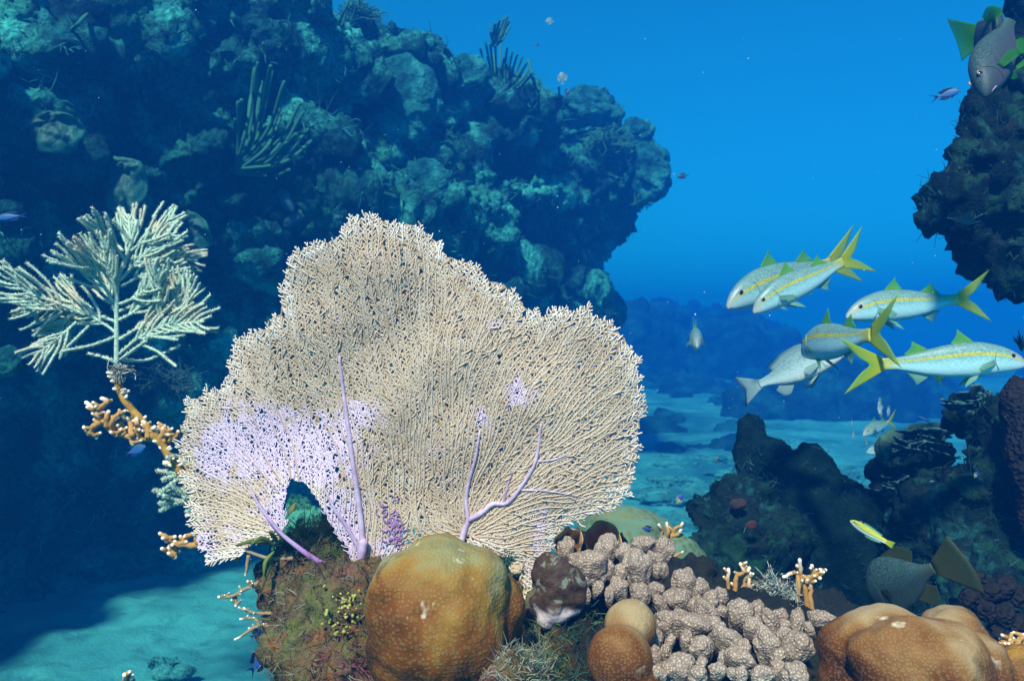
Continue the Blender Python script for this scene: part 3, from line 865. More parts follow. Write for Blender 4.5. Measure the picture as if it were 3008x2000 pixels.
for k, (x, y, rx, rz, a) in enumerate(KN):
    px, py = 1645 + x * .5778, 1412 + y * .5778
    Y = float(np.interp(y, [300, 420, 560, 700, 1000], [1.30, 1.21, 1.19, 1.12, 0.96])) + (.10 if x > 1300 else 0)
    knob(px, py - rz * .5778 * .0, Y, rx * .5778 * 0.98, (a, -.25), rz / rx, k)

# ------------------------------------------------------------------ plate and vase corals at the right foot of the fan
def plate(name, label, cat, rim, cen, mat, depth, thick=0.006, wav=0.006, extra=None):
    """a shallow dish: rim outline around a centre"""
    n = 60; m_ = 16
    R = curve(np.vstack([rim, rim[:1]]), n + 1)[:-1]
    V = []
    for s_ in (0, 1):
        for j in range(m_ + 1):
            u = j / m_
            q = cen + (R - cen) * u ** 0.8
            q = q + np.array([0, 1, 0]) * (depth * (1 - u * u)) - np.array([0, 0, 1]) * depth * 0.5 * (1 - u * u)
            q[:, 1] += s_ * thick * (1.1 - 0.5 * u) + wav * np.sin(np.linspace(0, 2 * np.pi * 5, n, endpoint=False)) * u
            V.append(q)
    V = np.vstack(V); F = []
    half = (m_ + 1) * n
    for j in range(m_):
        a = j * n + np.arange(n); b = j * n + (np.arange(n) + 1) % n
        F.append(np.c_[a, b, b + n, a + n]); F.append(np.c_[a + half, a + n + half, b + n + half, b + half])
    a = m_ * n + np.arange(n); b = m_ * n + (np.arange(n) + 1) % n
    F.append(np.c_[a, b, b + half, a + half])
    F = np.vstack(F)
    V = V + np.c_[np.zeros(len(V)), fbm(V, 40, 3) * wav * 0.6, fbm(V + 5, 40, 2) * wav * 0.3]
    u = np.tile(np.repeat(np.linspace(0, 1, m_ + 1), n), 2)
    o = mk(name, V, F, mat, origin=cen, st=np.c_[u, u, u])
    return tag(o, label, cat)
def plate_mat(name, inner, outer, rim, sc=200):
    m = NT(name)
    u = m.sep(m.attr('st', 'Vector'))[0]
    u2 = m.math('ADD', u, m.math('MULTIPLY', m.math('SUBTRACT', m.noise(35, 4, 0.6), 0.5), 0.35))
    c = m.ramp(u2, [(0.1, inner), (0.75, outer), (0.95, rim)])
    c = m.mix(m.ramp(m.noise(70, 5, 0.65), [(0.5, 0.0), (0.7, 0.5)]), c, inner)
    return m.done(c, 0.6, m.bump(m.noise(90, 4, 0.6), 0.7, 0.006), 0.35)
TANP = plate_mat('tan_plate_coral', (0.20, 0.09, 0.03), (0.36, 0.18, 0.05), (0.44, 0.27, 0.11))
BRNP = plate_mat('brown_lump_sponge', (0.10, 0.035, 0.02), (0.13, 0.05, 0.028), (0.42, 0.36, 0.30))
plate('plate_coral', 'tan cup shaped plate coral behind the leftmost finger coral knobs', 'coral',
      np.array([P(x, y, 1.26) for x, y in [(1625, 1600), (1640, 1565), (1675, 1550), (1705, 1560), (1712, 1590), (1695, 1640), (1650, 1650)]]), P(1668, 1602, 1.27), TANP, 0.035)
plate('plate_coral', 'larger tan ear shaped plate coral between the fan edge and the green mound', 'coral',
      np.array([P(x, y, 1.30) for x, y in [(1715, 1580), (1735, 1545), (1775, 1530), (1812, 1550), (1826, 1600), (1800, 1650), (1740, 1640)]]), P(1770, 1600, 1.32), TANP, 0.05)
V, F = join([blob(P(1640, 1740, 1.10), np.array([62, 50, 92]) * S(1.1), 5, .12, 2, 3, rotm(0, .15, 0), 3), blob(P(1620, 1690, 1.11), np.array([40, 40, 50]) * S(1.1), 5, .15, 2, 3, None, 4)])
V, F = remesh(V, F, 0.0035, 3)
N = normals(V, F); V = V + N * (ridge(V, 18, 4) * 0.007)[:, None]
zr = (V[:, 2] - V[:, 2].min()) / np.ptp(V[:, 2])
u = np.clip(1.05 - zr * 1.5, 0, 1)
m = NT('brown_lump')
uu = m.sep(m.attr('st', 'Vector'))[0]
c = m.mix(m.noise(55, 5, 0.65), (0.025, 0.013, 0.009), (0.080, 0.042, 0.024))
c = m.mix(m.ramp(m.noise(36, 4, 0.6, 1.0), [(0.54, 0.0), (0.60, 0.7)]), c, (0.20, 0.22, 0.16))
c = m.mix(m.ramp(m.math('ADD', uu, m.math('MULTIPLY', m.math('SUBTRACT', m.noise(50, 4, .6), 0.5), 0.4)), [(0.48, 0.0), (0.62, 1.0)]), c, m.mix(m.noise(40, 4, .6), (0.28, 0.30, 0.22), (0.56, 0.36, 0.44)))
BL = m.done(c, 0.5, m.bump(m.noise(120, 4, 0.6), 0.6, 0.005), 0.15)
o = mk('encrusting_sponge', V, F, BL, origin=P(1640, 1830, 1.1), st=np.c_[u, u, u])
tag(o, 'dark brown lump with pale pink lower edge under the right tip of the fan', 'sponge')

# ------------------------------------------------------------------ fire corals: branching blades with pale tips
m = NT('fire_coral')
a = m.sep(m.attr('st', 'Vector'))[0]
c = m.mix(m.noise(40, 3, 0.6), (0.34, 0.15, 0.03), (0.46, 0.25, 0.08))
c = m.mix(m.ramp(a, [(0.70, 0.0), (0.98, 1.0)]), c, (0.80, 0.66, 0.52))
FIRE = m.done(c, 0.75, m.bump(m.noise(200, 3, 0.6), 0.4, 0.003), 0.2)
def fire(label, branches, Y, r, seed=0, group=None, nubs=0.5, mat=None, name='fire_coral', cat='coral', fuse=True):
    """branches: pixel polylines from base to tip"""
    rg = np.random.default_rng(seed)
    L = []
    for b in branches:
        n = max(4, len(b) * 4)
        q = curve([P(x, y, Y + rg.normal() * 0.004) for x, y in b], n)
        q[1:] += rg.normal(size=(n - 1, 3)) * r * S(Y) * 0.12
        rr = np.linspace(1.0, 0.62, n) * r * S(Y)
        L.append((q, rr))
        for k in range(2, n - 1):
            if rg.random() < nubs:
                d = np.array([rg.choice([-1, 1]) * rg.uniform(.6, 1), rg.normal() * .6, rg.uniform(0.1, 1)]); d /= np.linalg.norm(d)
                l = r * S(Y) * rg.uniform(1.6, 3.0)
                L.append((np.array([q[k], q[k] + d * l * .6, q[k] + d * l]), np.array([.7, .6, .45]) * r * S(Y)))
    V, F, li, al = tubes(L, 8)
    o = mk(name, V, F, mat or FIRE, origin=P(*branches[0][0], Y), st=np.c_[al, al, al])
    return tag(o, label, cat, group)
fire('tan fire coral tuft standing at the left end behind the finger coral', [[(2145, 1790), (2140, 1730), (2138, 1670)], [(2150, 1780), (2160, 1720), (2165, 1690), (2185, 1680), (2175, 1655)], [(2160, 1770), (2185, 1720), (2200, 1665)], [(2150, 1790), (2190, 1760), (2205, 1680)]], 1.45, 8, 1)
fire('tall tan fire coral with forked tips right of the tangled weed tuft', [[(2370, 1790), (2365, 1730), (2352, 1690), (2350, 1640)], [(2340, 1770), (2345, 1710), (2340, 1680), (2300, 1695)], [(2365, 1710), (2385, 1690), (2384, 1660)], [(2360, 1700), (2395, 1690), (2425, 1672)], [(2385, 1800), (2380, 1750), (2384, 1690)], [(2352, 1670), (2340, 1660)], [(2400, 1688), (2410, 1698)]], 1.42, 8.5, 2, nubs=.25)
fire('small yellow fire coral branch on the far side of the green mound', [[(1950, 1590), (1962, 1565), (1958, 1535)], [(1948, 1590), (1975, 1570), (1985, 1550), (2000, 1545), (2005, 1535)], [(1930, 1585), (1945, 1560), (1935, 1540)], [(1960, 1575), (1990, 1570), (2000, 1556)]], 1.7, 6.5, 3, nubs=.15)
fire('single pointed tan coral tip poking from the finger coral edge', [[(1970, 1640), (1990, 1628), (2006, 1620)]], 1.6, 5.5, 4, nubs=0)
fire('pale fire coral sprig above the mustard lump in the right corner', [[(2965, 1930), (2970, 1890), (2962, 1870)], [(2970, 1920), (2990, 1890), (2995, 1872)], [(2990, 1930), (3004, 1900), (3006, 1860)], [(2950, 1900), (2958, 1885)]], 1.0, 10, 5)
fire('white tipped coral sprig at the bottom edge over the left sand', [[(372, 2040), (372, 2005), (366, 1980)], [(372, 2020), (384, 1995), (388, 1982)]], 0.95, 11, 6, nubs=.3)

# ------------------------------------------------------------------ brown twigs poking out of the rock on the left
m = NT('twig_coral')
a = m.sep(m.attr('st', 'Vector'))[0]
c = m.mix(m.noise(60, 4, 0.6), (0.20, 0.12, 0.06), (0.34, 0.24, 0.14))
c = m.mix(m.ramp(a, [(0.85, 0.0), (1.0, 1.0)]), c, (0.75, 0.75, 0.66))
TWIG = m.done(c, 0.85, m.bump(m.noise(200, 3, 0.6), 0.4, 0.003), 0.2)
fire('knobbed brown twig with a white tip, upper one left of the rock', [[(790, 1700), (735, 1722), (680, 1750), (640, 1752)], [(690, 1748), (694, 1780)], [(740, 1720), (728, 1706)]], 1.24, 6.5, 7, 'twigs beside the rock', .55, TWIG, 'coral_twig', 'coral')
fire('thin brown twig below the white tipped one left of the rock', [[(800, 1800), (750, 1800), (715, 1785)], [(740, 1800), (700, 1783)]], 1.22, 5, 8, 'twigs beside the rock', .2, TWIG, 'coral_twig', 'coral')
fire('forked brown twig slanting down left of the rock above the blue fish', [[(800, 1840), (760, 1838), (690, 1878)], [(765, 1838), (745, 1815), (705, 1818)], [(770, 1836), (730, 1845)]], 1.21, 6, 9, 'twigs beside the rock', .15, TWIG, 'coral_twig', 'coral')
fire('dark twig running from the left fan lobe to the rock', [[(860, 1640), (790, 1638), (730, 1620), (690, 1600)], [(730, 1630), (722, 1690)]], 1.24, 6, 10, 'twigs beside the rock', .3, TWIG, 'coral_twig', 'coral')
# ------------------------------------------------------------------ sea plume with its bare stem, left of the fan
m = NT('sea_plume')
n = m.noise(260, 2, 0.6)
c = m.mix(m.ramp(n, [(0.35, 0.0), (0.65, 1.0)]), (0.19, 0.33, 0.27), (0.48, 0.54, 0.41))
c = m.mix(m.ramp(m.noise(14, 2, 0.5), [(0.48, 0.0), (0.66, 0.6)]), c, (0.52, 0.40, 0.29))
PLUME = m.done(c, 0.85, None, 0.1)
def W(x, y): return (x * 660 / 1262.0, 580 + y * 820 / 1568.0)      # outline read off the enlarged left part
PY = 1.32
MAIN = [W(655, 960), (W(655, 860)), W(655, 740), W(655, 600), W(660, 480), W(690, 380), W(735, 260), W(770, 130)]
PRIM = [([(655, 925), (560, 905), (410, 878)], 0), ([(655, 780), (560, 830), (445, 862)], 0), ([(655, 760), (560, 700), (470, 650), (380, 590), (340, 490)], 1), ([(655, 700), (520, 660), (350, 630), (160, 625), (0, 615)], 1),
        ([(655, 650), (600, 560), (560, 460), (500, 340)], 1), ([(480, 660), (330, 590), (200, 540), (108, 450)], 1), ([(640, 590), (590, 470), (520, 400), (460, 375)], 1), ([(420, 640), (300, 720), (165, 800)], 1),
        ([(350, 640), (240, 700), (140, 780)], 0), ([(430, 700), (350, 800), (270, 885)], 1), ([(500, 720), (440, 800), (375, 875)], 0), ([(660, 560), (655, 450), (640, 350), (660, 260)], 1), ([(670, 470), (760, 370), (860, 270), (985, 190)], 1),
        ([(690, 400), (720, 290), (700, 180), (680, 80)], 1), ([(735, 300), (800, 220), (850, 150), (905, 70)], 1), ([(700, 350), (660, 250), (620, 160)], 1), ([(740, 250), (700, 190), (672, 140)], 0), ([(760, 200), (760, 150), (740, 105)], 0),
        ([(790, 260), (880, 235), (960, 205)], 0), ([(680, 500), (780, 440), (880, 400), (940, 350)], 1), ([(670, 600), (780, 560), (860, 500), (930, 415)], 1), ([(665, 690), (760, 640), (830, 560), (845, 505)], 1),
        ([(665, 800), (760, 740), (860, 690), (910, 600), (930, 480)], 1), ([(670, 880), (790, 790), (920, 730), (1060, 665), (1110, 490)], 1), ([(675, 910), (780, 860), (890, 805)], 0), ([(690, 915), (820, 915), (920, 880), (1030, 832)], 0),
        ([(800, 780), (920, 785), (1075, 800)], 0), ([(900, 740), (1030, 715), (1200, 700)], 1), ([(780, 820), (900, 860), (980, 900), (1060, 945)], 0), ([(980, 700), (1000, 590), (1030, 440)], 1), ([(870, 720), (920, 640), (935, 500), (960, 460)], 1),
        ([(1050, 660), (1100, 620), (1165, 595)], 0), ([(760, 340), (880, 330), (1040, 338)], 1), ([(780, 390), (900, 360), (1000, 370)], 0), ([(660, 430), (600, 390), (545, 300)], 1), ([(690, 300), (640, 270), (595, 260)], 0),
        ([(560, 520), (500, 490), (440, 460)], 0), ([(300, 560), (240, 470), (205, 420)], 0), ([(160, 630), (90, 600), (35, 580)], 0), ([(200, 650), (150, 670), (95, 695)], 0), ([(1090, 700), (1130, 740), (1180, 760)], 0), ([(670, 640), (720, 600), (740, 500)], 0)]
rp_ = np.random.default_rng(31)
pl_base = P(*W(1010, 1500), 1.27)
plume = empty('sea_plume', pl_base, 'turquoise feathery sea plume on a bent mustard stem left of the fan', 'sea plume')
tw = []
for pts, sub in PRIM:
    dz = rp_.uniform(-0.06, 0.06)
    n = 14
    q2 = curve([W(*p) for p in pts], n)
    q = np.array([P(x, y, PY) for x, y in q2]); q[:, 1] += np.linspace(0, 1, n) * dz
    tw.append((q, 4.3))
    if sub:
        tg = np.gradient(q, axis=0); tg /= np.linalg.norm(tg, axis=1)[:, None]
        side = 1; Lt = np.linalg.norm(np.diff(q, axis=0), axis=1).sum()
        for u in np.arange(0.22, 0.97, 0.036 * 0.16 / max(Lt, 0.06)):
            i = min(int(u * (n - 1)), n - 2); f = u * (n - 1) - i
            p = q[i] * (1 - f) + q[i + 1] * f; d = tg[i]
            a = side * rp_.uniform(0.45, 0.85)
            l = min(rp_.uniform(60, 150), (1 - u) * Lt / S(PY) * 1.1 + 30) * S(PY)
            pts3 = [p]
            for s_ in range(6):
                v = np.array([math.cos(a) * d[0] - math.sin(a) * d[2], d[1] + rp_.normal() * 0.16 + side * 0.12, math.sin(a) * d[0] + math.cos(a) * d[2]])
                pts3.append(pts3[-1] + v * l / 6); a *= 0.82
            tw.append((curve(pts3, 9), 3.8))
            side = -side
lines, fuzz = [], []
for q, r in tw:
    L = np.linalg.norm(np.diff(q, axis=0), axis=1).sum(); n = max(6, int(L / (5 * S(PY))))
    qq = curve(q, n); rr = np.full(n, r) * S(PY) * rp_.uniform(.82, 1.18, n); rr[-1] *= 0.7
    lines.append((qq, rr))
    nf = int(L / (1.1 * S(PY)))
    k = rp_.integers(0, n - 1, nf); p = qq[k] + (qq[k + 1] - qq[k]) * rp_.random(nf)[:, None]
    d = rp_.normal(size=(nf, 3)); t = qq[k + 1] - qq[k]; t /= np.linalg.norm(t, axis=1)[:, None] + 1e-9
    d -= t * np.sum(d * t, 1)[:, None]; d /= np.linalg.norm(d, axis=1)[:, None]; d += t * 0.5
    fuzz.append((p, d, np.full(nf, r * S(PY))))
V1, F1, li, al = tubes(lines, 6)
p = np.vstack([f[0] for f in fuzz]); d = np.vstack([f[1] for f in fuzz]); r = np.concatenate([f[2] for f in fuzz])[:, None]
s = np.cross(d, rp_.normal(size=d.shape)); s /= np.linalg.norm(s, axis=1)[:, None]; s2 = np.cross(d, s)
a, b, c_, e = p + d * r * .6 + s * r * .28, p + d * r * .6 - s * r * .14 + s2 * r * .26, p + d * r * .6 - s * r * .14 - s2 * r * .26, p + d * r * rp_.uniform(1.6, 2.6, len(p))[:, None]
m_ = len(p); k = np.arange(m_) * 4
V2 = np.stack([a, b, c_, e], 1).reshape(-1, 3); F2 = np.vstack([np.c_[k, k + 1, k + 3], np.c_[k + 1, k + 2, k + 3], np.c_[k + 2, k, k + 3]])
V, F = join([(V1, F1), (V2, F2)])
mk('feathery_branches', V, F, PLUME, plume, pl_base)
q = np.array([P(x, y, PY) for x, y in curve(MAIN, 20)])
V, F, li, al = tubes([(q, np.linspace(8, 5, 20) * S(PY))], 8)
mk('axis', V, F, PLUME, plume, pl_base)
m = NT('plume_stem')
c = m.mix(m.ramp(m.noise(50, 4, 0.6), [(0.4, 0.0), (0.6, 1.0)]), (0.20, 0.095, 0.012), (0.38, 0.20, 0.03))
STEM = m.done(c, 0.8, m.bump(m.noise(160, 3, 0.6), 0.6, 0.003), 0.2)
q2 = curve([W(655, 975), W(665, 1030), W(700, 1110), W(770, 1200), W(850, 1280), W(920, 1350), W(975, 1430), W(1040, 1510), W(1130, 1640)], 30)
q = np.array([P(x, y, PY) for x, y in q2]); q[:, 1] += np.linspace(0, -0.03, 30)
V, F, li, al = tubes([(q, np.linspace(10, 13, 30) * S(PY))], 9)
V = V + normals(V, F) * (fbm(V, 70, 3) * 0.0016)[:, None]
mk('stem', V, F, STEM, plume, pl_base)
tb = []
for k in range(26):
    i = rp_.integers(1, 27); d = np.array([rp_.choice([-1, 1]) * rp_.uniform(.5, 1), -rp_.uniform(0, .8), rp_.uniform(-.2, .6)]); d /= np.linalg.norm(d)
    l = rp_.uniform(10, 22) * S(PY); o_ = q[i] + d * 8 * S(PY)
    tb.append((np.array([o_, o_ + d * l * .6, o_ + d * l]), np.array([5, 5, 4]) * S(PY)))
V, F, li, al = tubes(tb, 7)
tag(mk('white_polyps', V, F, FIRE, plume, pl_base, st=np.full((len(V), 3), .95)), kind='stuff')
# dark knot of weed at the top of the stem
def tuft(name, cen, n, R, L, r, mat, parent=None, base=None, rng=rp_, up=0.3, tint=None, sides=4):
    ls = []
    for k in range(n):
        o_ = np.asarray(cen) + rng.normal(size=3) * R * 0.5
        d = rng.normal(size=3); d[2] += up; d /= np.linalg.norm(d)
        l = L * rng.uniform(.4, 1.2); bend = rng.normal(size=3) * 0.5
        ls.append((np.array([o_, o_ + d * l * .5, o_ + (d + bend * .5) * l]), np.array([1, .9, .5]) * r))
    V, F, li, al = tubes(ls, sides, cap=False)
    return mk(name, V, F, mat, parent, base)
def weed_mat(name, a, b, sc=30):
    m = NT(name)
    c = m.mix(m.ramp(m.noise(sc, 3, 0.6), [(0.38, 0.0), (0.62, 1.0)]), a, b)
    return m.done(c, 0.8, None, 0.2)
GREYW = weed_mat('grey_weed', (0.03, 0.05, 0.05), (0.50, 0.48, 0.40), 150)
tuft('weed_knot', P(*W(665, 985), PY - .02), 130, 22 * S(PY), 26 * S(PY), 1.7 * S(PY), GREYW, plume, pl_base)

fire('orange fire coral with white tips sprouting sideways from the bent stem', [
    [W(930, 1370), W(850, 1355), W(740, 1345), W(640, 1320), W(580, 1270), W(540, 1210), W(485, 1150)], [W(560, 1250), W(560, 1180), W(605, 1150), W(570, 1125)], [W(600, 1290), W(600, 1230), W(610, 1200)],
    [W(640, 1310), W(625, 1270), W(660, 1220), W(680, 1215)], [W(590, 1260), W(530, 1280), W(510, 1320), W(540, 1335), W(540, 1350)], [W(520, 1325), W(495, 1330)], [W(700, 1330), W(665, 1290), W(660, 1275)], [W(740, 1340), W(735, 1270), W(715, 1230)],
    [W(780, 1340), W(770, 1280), W(765, 1240)], [W(830, 1350), W(830, 1290), W(800, 1260)], [W(740, 1345), W(745, 1390)], [W(900, 1360), W(920, 1310), W(925, 1280)], [W(920, 1340), W(950, 1320), W(955, 1305)], [W(940, 1370), W(985, 1340), W(1000, 1315)],
    [W(690, 1330), W(640, 1335)], [W(800, 1350), W(790, 1320), W(850, 1310)], [W(860, 1350), W(850, 1310), W(870, 1290)]], PY - .02, 9.5, 12, nubs=.3)

# second plume, half hidden by the left lobe of the fan
tw = []
for p0, p1 in [((575, 1365), (480, 1440)), ((560, 1380), (478, 1408)), ((570, 1350), (488, 1362)), ((575, 1400), (462, 1382)), ((570, 1420), (465, 1452)), ((570, 1440), (450, 1440)), ((580, 1460), (470, 1500)),
               ((560, 1470), (468, 1478)), ((550, 1350), (490, 1345)), ((590, 1500), (500, 1420)), ((600, 1520), (540, 1460)), ((560, 1400), (500, 1390)), ((545, 1470), (480, 1455)), ((585, 1540), (548, 1500))]:
    q = curve([P(*p0, 1.3), P((p0[0] + p1[0]) / 2, (p0[1] + p1[1]) / 2 + rp_.uniform(-8, 8), 1.3), P(*p1, 1.3 + rp_.uniform(-.03, .03))], 16)
    tw.append((q, np.full(16, 6.0) * S(1.3) * rp_.uniform(.85, 1.15, 16)))
V, F, li, al = tubes(tw, 6)
fz = []
p, nn = scatter(V, F, 5000, rp_)
s = np.cross(nn, rp_.normal(size=nn.shape)); s /= np.linalg.norm(s, axis=1)[:, None]; r = 6 * S(1.3)
k = np.arange(len(p)) * 3
V2 = np.stack([p + s * r * .22, p - s * r * .22, p + nn * r * .8], 1).reshape(-1, 3)
V, F = join([(V, F), (V2, np.c_[k, k + 1, k + 2])])
pb = P(590, 1560, 1.3)
pl2 = empty('sea_plume', pb, 'small beige sea plume tucked behind the lower left edge of the fan', 'sea plume')
mk('feathery_branches', V, F, PLUME, pl2, pb)
q = curve([P(545, 1345, 1.3), P(560, 1430, 1.3), P(585, 1520, 1.3), P(620, 1590, 1.28), P(700, 1640, 1.26)], 24)
V, F, li, al = tubes([(q, np.linspace(8, 10, 24) * S(1.3))], 8)
mk('stem', V, F, STEM, pl2, pb)
fire('stubby orange crusted twig with pale fuzz below the left lobe of the fan', [[(620, 1600), (560, 1600), (510, 1600), (488, 1622)], [(520, 1600), (500, 1580), (488, 1590)], [(540, 1600), (545, 1570)], [(500, 1605), (515, 1640)], [(580, 1600), (575, 1565)]], 1.28, 11, 14, nubs=.7)

# ------------------------------------------------------------------ turf and weeds on the rock
rw = np.random.default_rng(41)
def strands(name, n, L, r, mat, keep, seed, sides=3, curl=0.6, up=0.3, surf=None):
    rg = np.random.default_rng(seed)
    p, nn = scatter(*(surf or (ROCKV, ROCKF)), n, rg, keep)
    ls = []
    for k in range(n):
        d = nn[k] + rg.normal(size=3) * 0.45 + np.array([0, 0, up]); d /= np.linalg.norm(d)
        l = L * rg.uniform(.35, 1.25); b = rg.normal(size=3) * curl
        q0 = p[k] - nn[k] * 0.002
        ls.append((np.array([q0, q0 + d * l * .4, q0 + (d + b * .4) * l * .75, q0 + (d + b) * l]), np.array([1, .95, .8, .45]) * r))
        if rg.random() < 0.5:
            q1 = ls[-1][0][1]; d2 = d + rg.normal(size=3) * .8
            ls.append((np.array([q1, q1 + d2 * l * .3, q1 + d2 * l * .55]), np.array([.85, .75, .45]) * r))
    V, F, li, al = tubes(ls, sides, cap=False)
    return mk(name, V, F, mat)
def kp(px0, px1, py0, py1, front=True):
    def f(c, n):
        px = 1504 + c[:, 0] / (T * c[:, 1]) * 1504; py = 1000 - c[:, 2] / (T * c[:, 1]) * 1504
        return ((px > px0) & (px < px1) & (py > py0) & (py < py1) & (n[:, 1] < 0.45)).astype(float) + 1e-9
    return f
BW = weed_mat('brown_turf', (0.05, 0.030, 0.012), (0.20, 0.145, 0.07), 26)
GW = weed_mat('green_turf', (0.03, 0.055, 0.012), (0.14, 0.18, 0.035), 22)
PW = weed_mat('pale_turf', (0.14, 0.15, 0.11), (0.34, 0.32, 0.24), 30)
RW = weed_mat('red_turf', (0.10, 0.015, 0.018), (0.25, 0.06, 0.07), 30)
DW = weed_mat('dark_green_turf', (0.012, 0.05, 0.04), (0.04, 0.14, 0.10), 30)
for nm, n, L, r, mt, kk, sd, lab in [
        ('turf_algae', 2400, 0.012, 0.0006, BW, kp(700, 1130, 1500, 2100), 1, 'brown hairy turf covering the rock below the left part of the fan'),
        ('turf_algae', 800, 0.016, 0.0008, GW, kp(700, 1040, 1500, 1640), 2, 'green weed fringing the top of the rock under the left fan lobe'),
        ('turf_algae', 420, 0.016, 0.00055, PW, kp(720, 1130, 1540, 2100), 3, 'pale threads of weed on the left rock'),
        ('turf_algae', 900, 0.014, 0.0008, RW, kp(900, 1160, 1820, 2100), 4, 'red weed at the lower right of the left rock'),
        ('turf_algae', 2600, 0.013, 0.0006, PW, kp(1380, 1620, 1850, 2100), 5, 'pale green fuzz right of the large orange boulder coral'),
        ('turf_algae', 1300, 0.013, 0.0007, DW, kp(1560, 1800, 1780, 2100), 6, 'dark green weed in the hollow beside the twin humped coral'),
        ('turf_algae', 900, 0.014, 0.0007, GW, kp(1480, 1760, 1780, 2000), 7, 'yellow green weed between the boulder coral and the twin humped coral')]:
    tag(strands(nm, n, L, r, mt, kk, sd), lab, 'algae', None, 'stuff')
# coin shaped green weed in front of the fan stem
m = NT('coin_weed')
c = m.mix(m.ramp(m.noise(45, 2, 0.5), [(0.4, 0.0), (0.6, 1.0)]), (0.20, 0.20, 0.02), (0.42, 0.38, 0.10))
COIN = m.done(c, 0.6, None, 0.3)
parts = []
rgc = np.random.default_rng(9)
p, nn = scatter(ROCKV, ROCKF, 150, rgc, kp(965, 1058, 1735, 1860))
for k in range(150):
    d = nn[k] + rgc.normal(size=3) * .5; d[1] -= .5; d /= np.linalg.norm(d)
    s1 = np.cross(d, rgc.normal(size=3)); s1 /= np.linalg.norm(s1); s2 = np.cross(d, s1)
    r = rgc.uniform(3.2, 6.5) * S(1.1); a = np.linspace(0, 2 * np.pi, 9, endpoint=False)
    c0 = p[k] + nn[k] * rgc.uniform(0.004, 0.018)
    ring = c0 + r * (np.cos(a)[:, None] * s1 + np.sin(a)[:, None] * s2 * rgc.uniform(.7, 1))
    V = np.vstack([ring + d * .0006, ring - d * .0006, [c0 + d * .0012], [c0 - d * .001]])
    i = np.arange(9); j = (i + 1) % 9
    parts.append((V, [np.vstack([np.c_[i, j, np.full(9, 18)], np.c_[j + 9, i + 9, np.full(9, 19)]]), np.c_[j, i, i + 9, j + 9]]))
V, F = join(parts)
o = mk('coin_algae', V, F, COIN)
tag(o, 'patch of yellow green coin shaped leaves left of the orange boulder coral', 'algae', None, 'stuff')
# leaf blades at the left fringe of the rock
ls = []
for p0, p1, p2 in [((800, 1600), (740, 1590), (690, 1602)), ((810, 1605), (770, 1580), (735, 1600)), ((800, 1640), (785, 1680), (770, 1730)), ((815, 1590), (800, 1570), (790, 1560)), ((805, 1620), (780, 1650), (775, 1690))]:
    ls.append((curve([P(*p0, 1.22), P(*p1, 1.2), P(*p2, 1.19)], 10), np.sin(np.linspace(0.5, 3.0, 10)) * 6 * S(1.2) + 0.0004))
V, F, li, al = tubes(ls, 6)
o = mk('leaf_algae', V, F, GW, origin=P(800, 1610, 1.22)); tag(o, 'tuft of long green leaf blades at the upper left corner of the rock', 'algae')
# tangled weed between the two fire corals
wb = P(2270, 1790, 1.43)
r_ = empty('weed_tangle', wb, 'tangled brown and grey weed tuft between the two tan fire corals', 'algae')
V, F = blob(P(2290, 1790, 1.45), np.array([62, 50, 62]) * S(1.45), 5, .3, 2.5, 4, None, 8)
V = V + normals(V, F) * (ridge(V, 60, 3) * 0.004)[:, None]
mk('clump', V, F, CRUST, r_, wb)
tuft('threads', P(2285, 1760, 1.42), 420, 58 * S(1.42), 45 * S(1.42), 1.5 * S(1.42), GREYW, r_, wb, rw)
tuft('leaves', P(2270, 1800, 1.41), 200, 50 * S(1.42), 30 * S(1.42), 3.0 * S(1.42), GW, r_, wb, rw)
# pale fuzz ball right of the big boulder coral
ball = P(1545, 1668, 1.12)
r_ = empty('weed_tangle', ball, 'small peach and dark fuzzy weed ball under the right side of the fan', 'algae')
V, F = blob(P(1518, 1670, 1.12), np.array([22, 20, 20]) * S(1.12), 4, .2, 2.5, 3, None, 8)
m = NT('peach_fuzz'); PEACH = m.done(m.mix(m.noise(90, 3, .6), (0.40, 0.25, 0.14), (0.62, 0.46, 0.32)), .8, m.bump(m.noise(300, 3, .6), .8, .004))
mk('clump', V, F, PEACH, r_, ball)
tuft('threads', P(1492, 1665, 1.13), 260, 32 * S(1.12), 26 * S(1.12), 1.6 * S(1.12), DW, r_, ball, rw)
# ------------------------------------------------------------------ dark knobbed coral and the rocks on the right
m = NT('dark_coral')  # shade on the right-hand corals is put into these near-black colours
n1 = m.noise(22, 5, 0.65); n2 = m.noise(120, 3, 0.7)
c = m.mix(m.ramp(n1, [(0.4, 0.0), (0.62, 1.0)]), (0.002, 0.008, 0.008), (0.005, 0.017, 0.014))
c = m.mix(m.ramp(n2, [(0.5, 0.0), (0.8, 0.6)]), c, (0.010, 0.034, 0.028))
DARKC = m.done(c, 0.95, m.bump(m.math('ADD', n1, m.noise(160, 3, .7)), 0.7, 0.010), 0.0)
MASSES = []
def mass(name, label, cat, blobs, voxel, mat, cen, disp=((6, .03), (22, .012)), kind=None, soft=1):
    V, F = join([blob(P(px, py, Y), np.array(sq) * rp * S(Y), 4, a, 1.8, 3, rotm(0, rot, 0), k) for k, (px, py, Y, rp, sq, rot, a) in enumerate(blobs)])
    V, F = remesh(V, F, voxel, soft)
    N = normals(V, F)
    for fr, am in disp: V = V + N * (fbm(V, fr, 4, 0.6) * am)[:, None]
    o = mk(name, V, F, mat, origin=cen)
    MASSES.append((V, F, mat))
    return tag(o, label, cat, None, kind), V, F
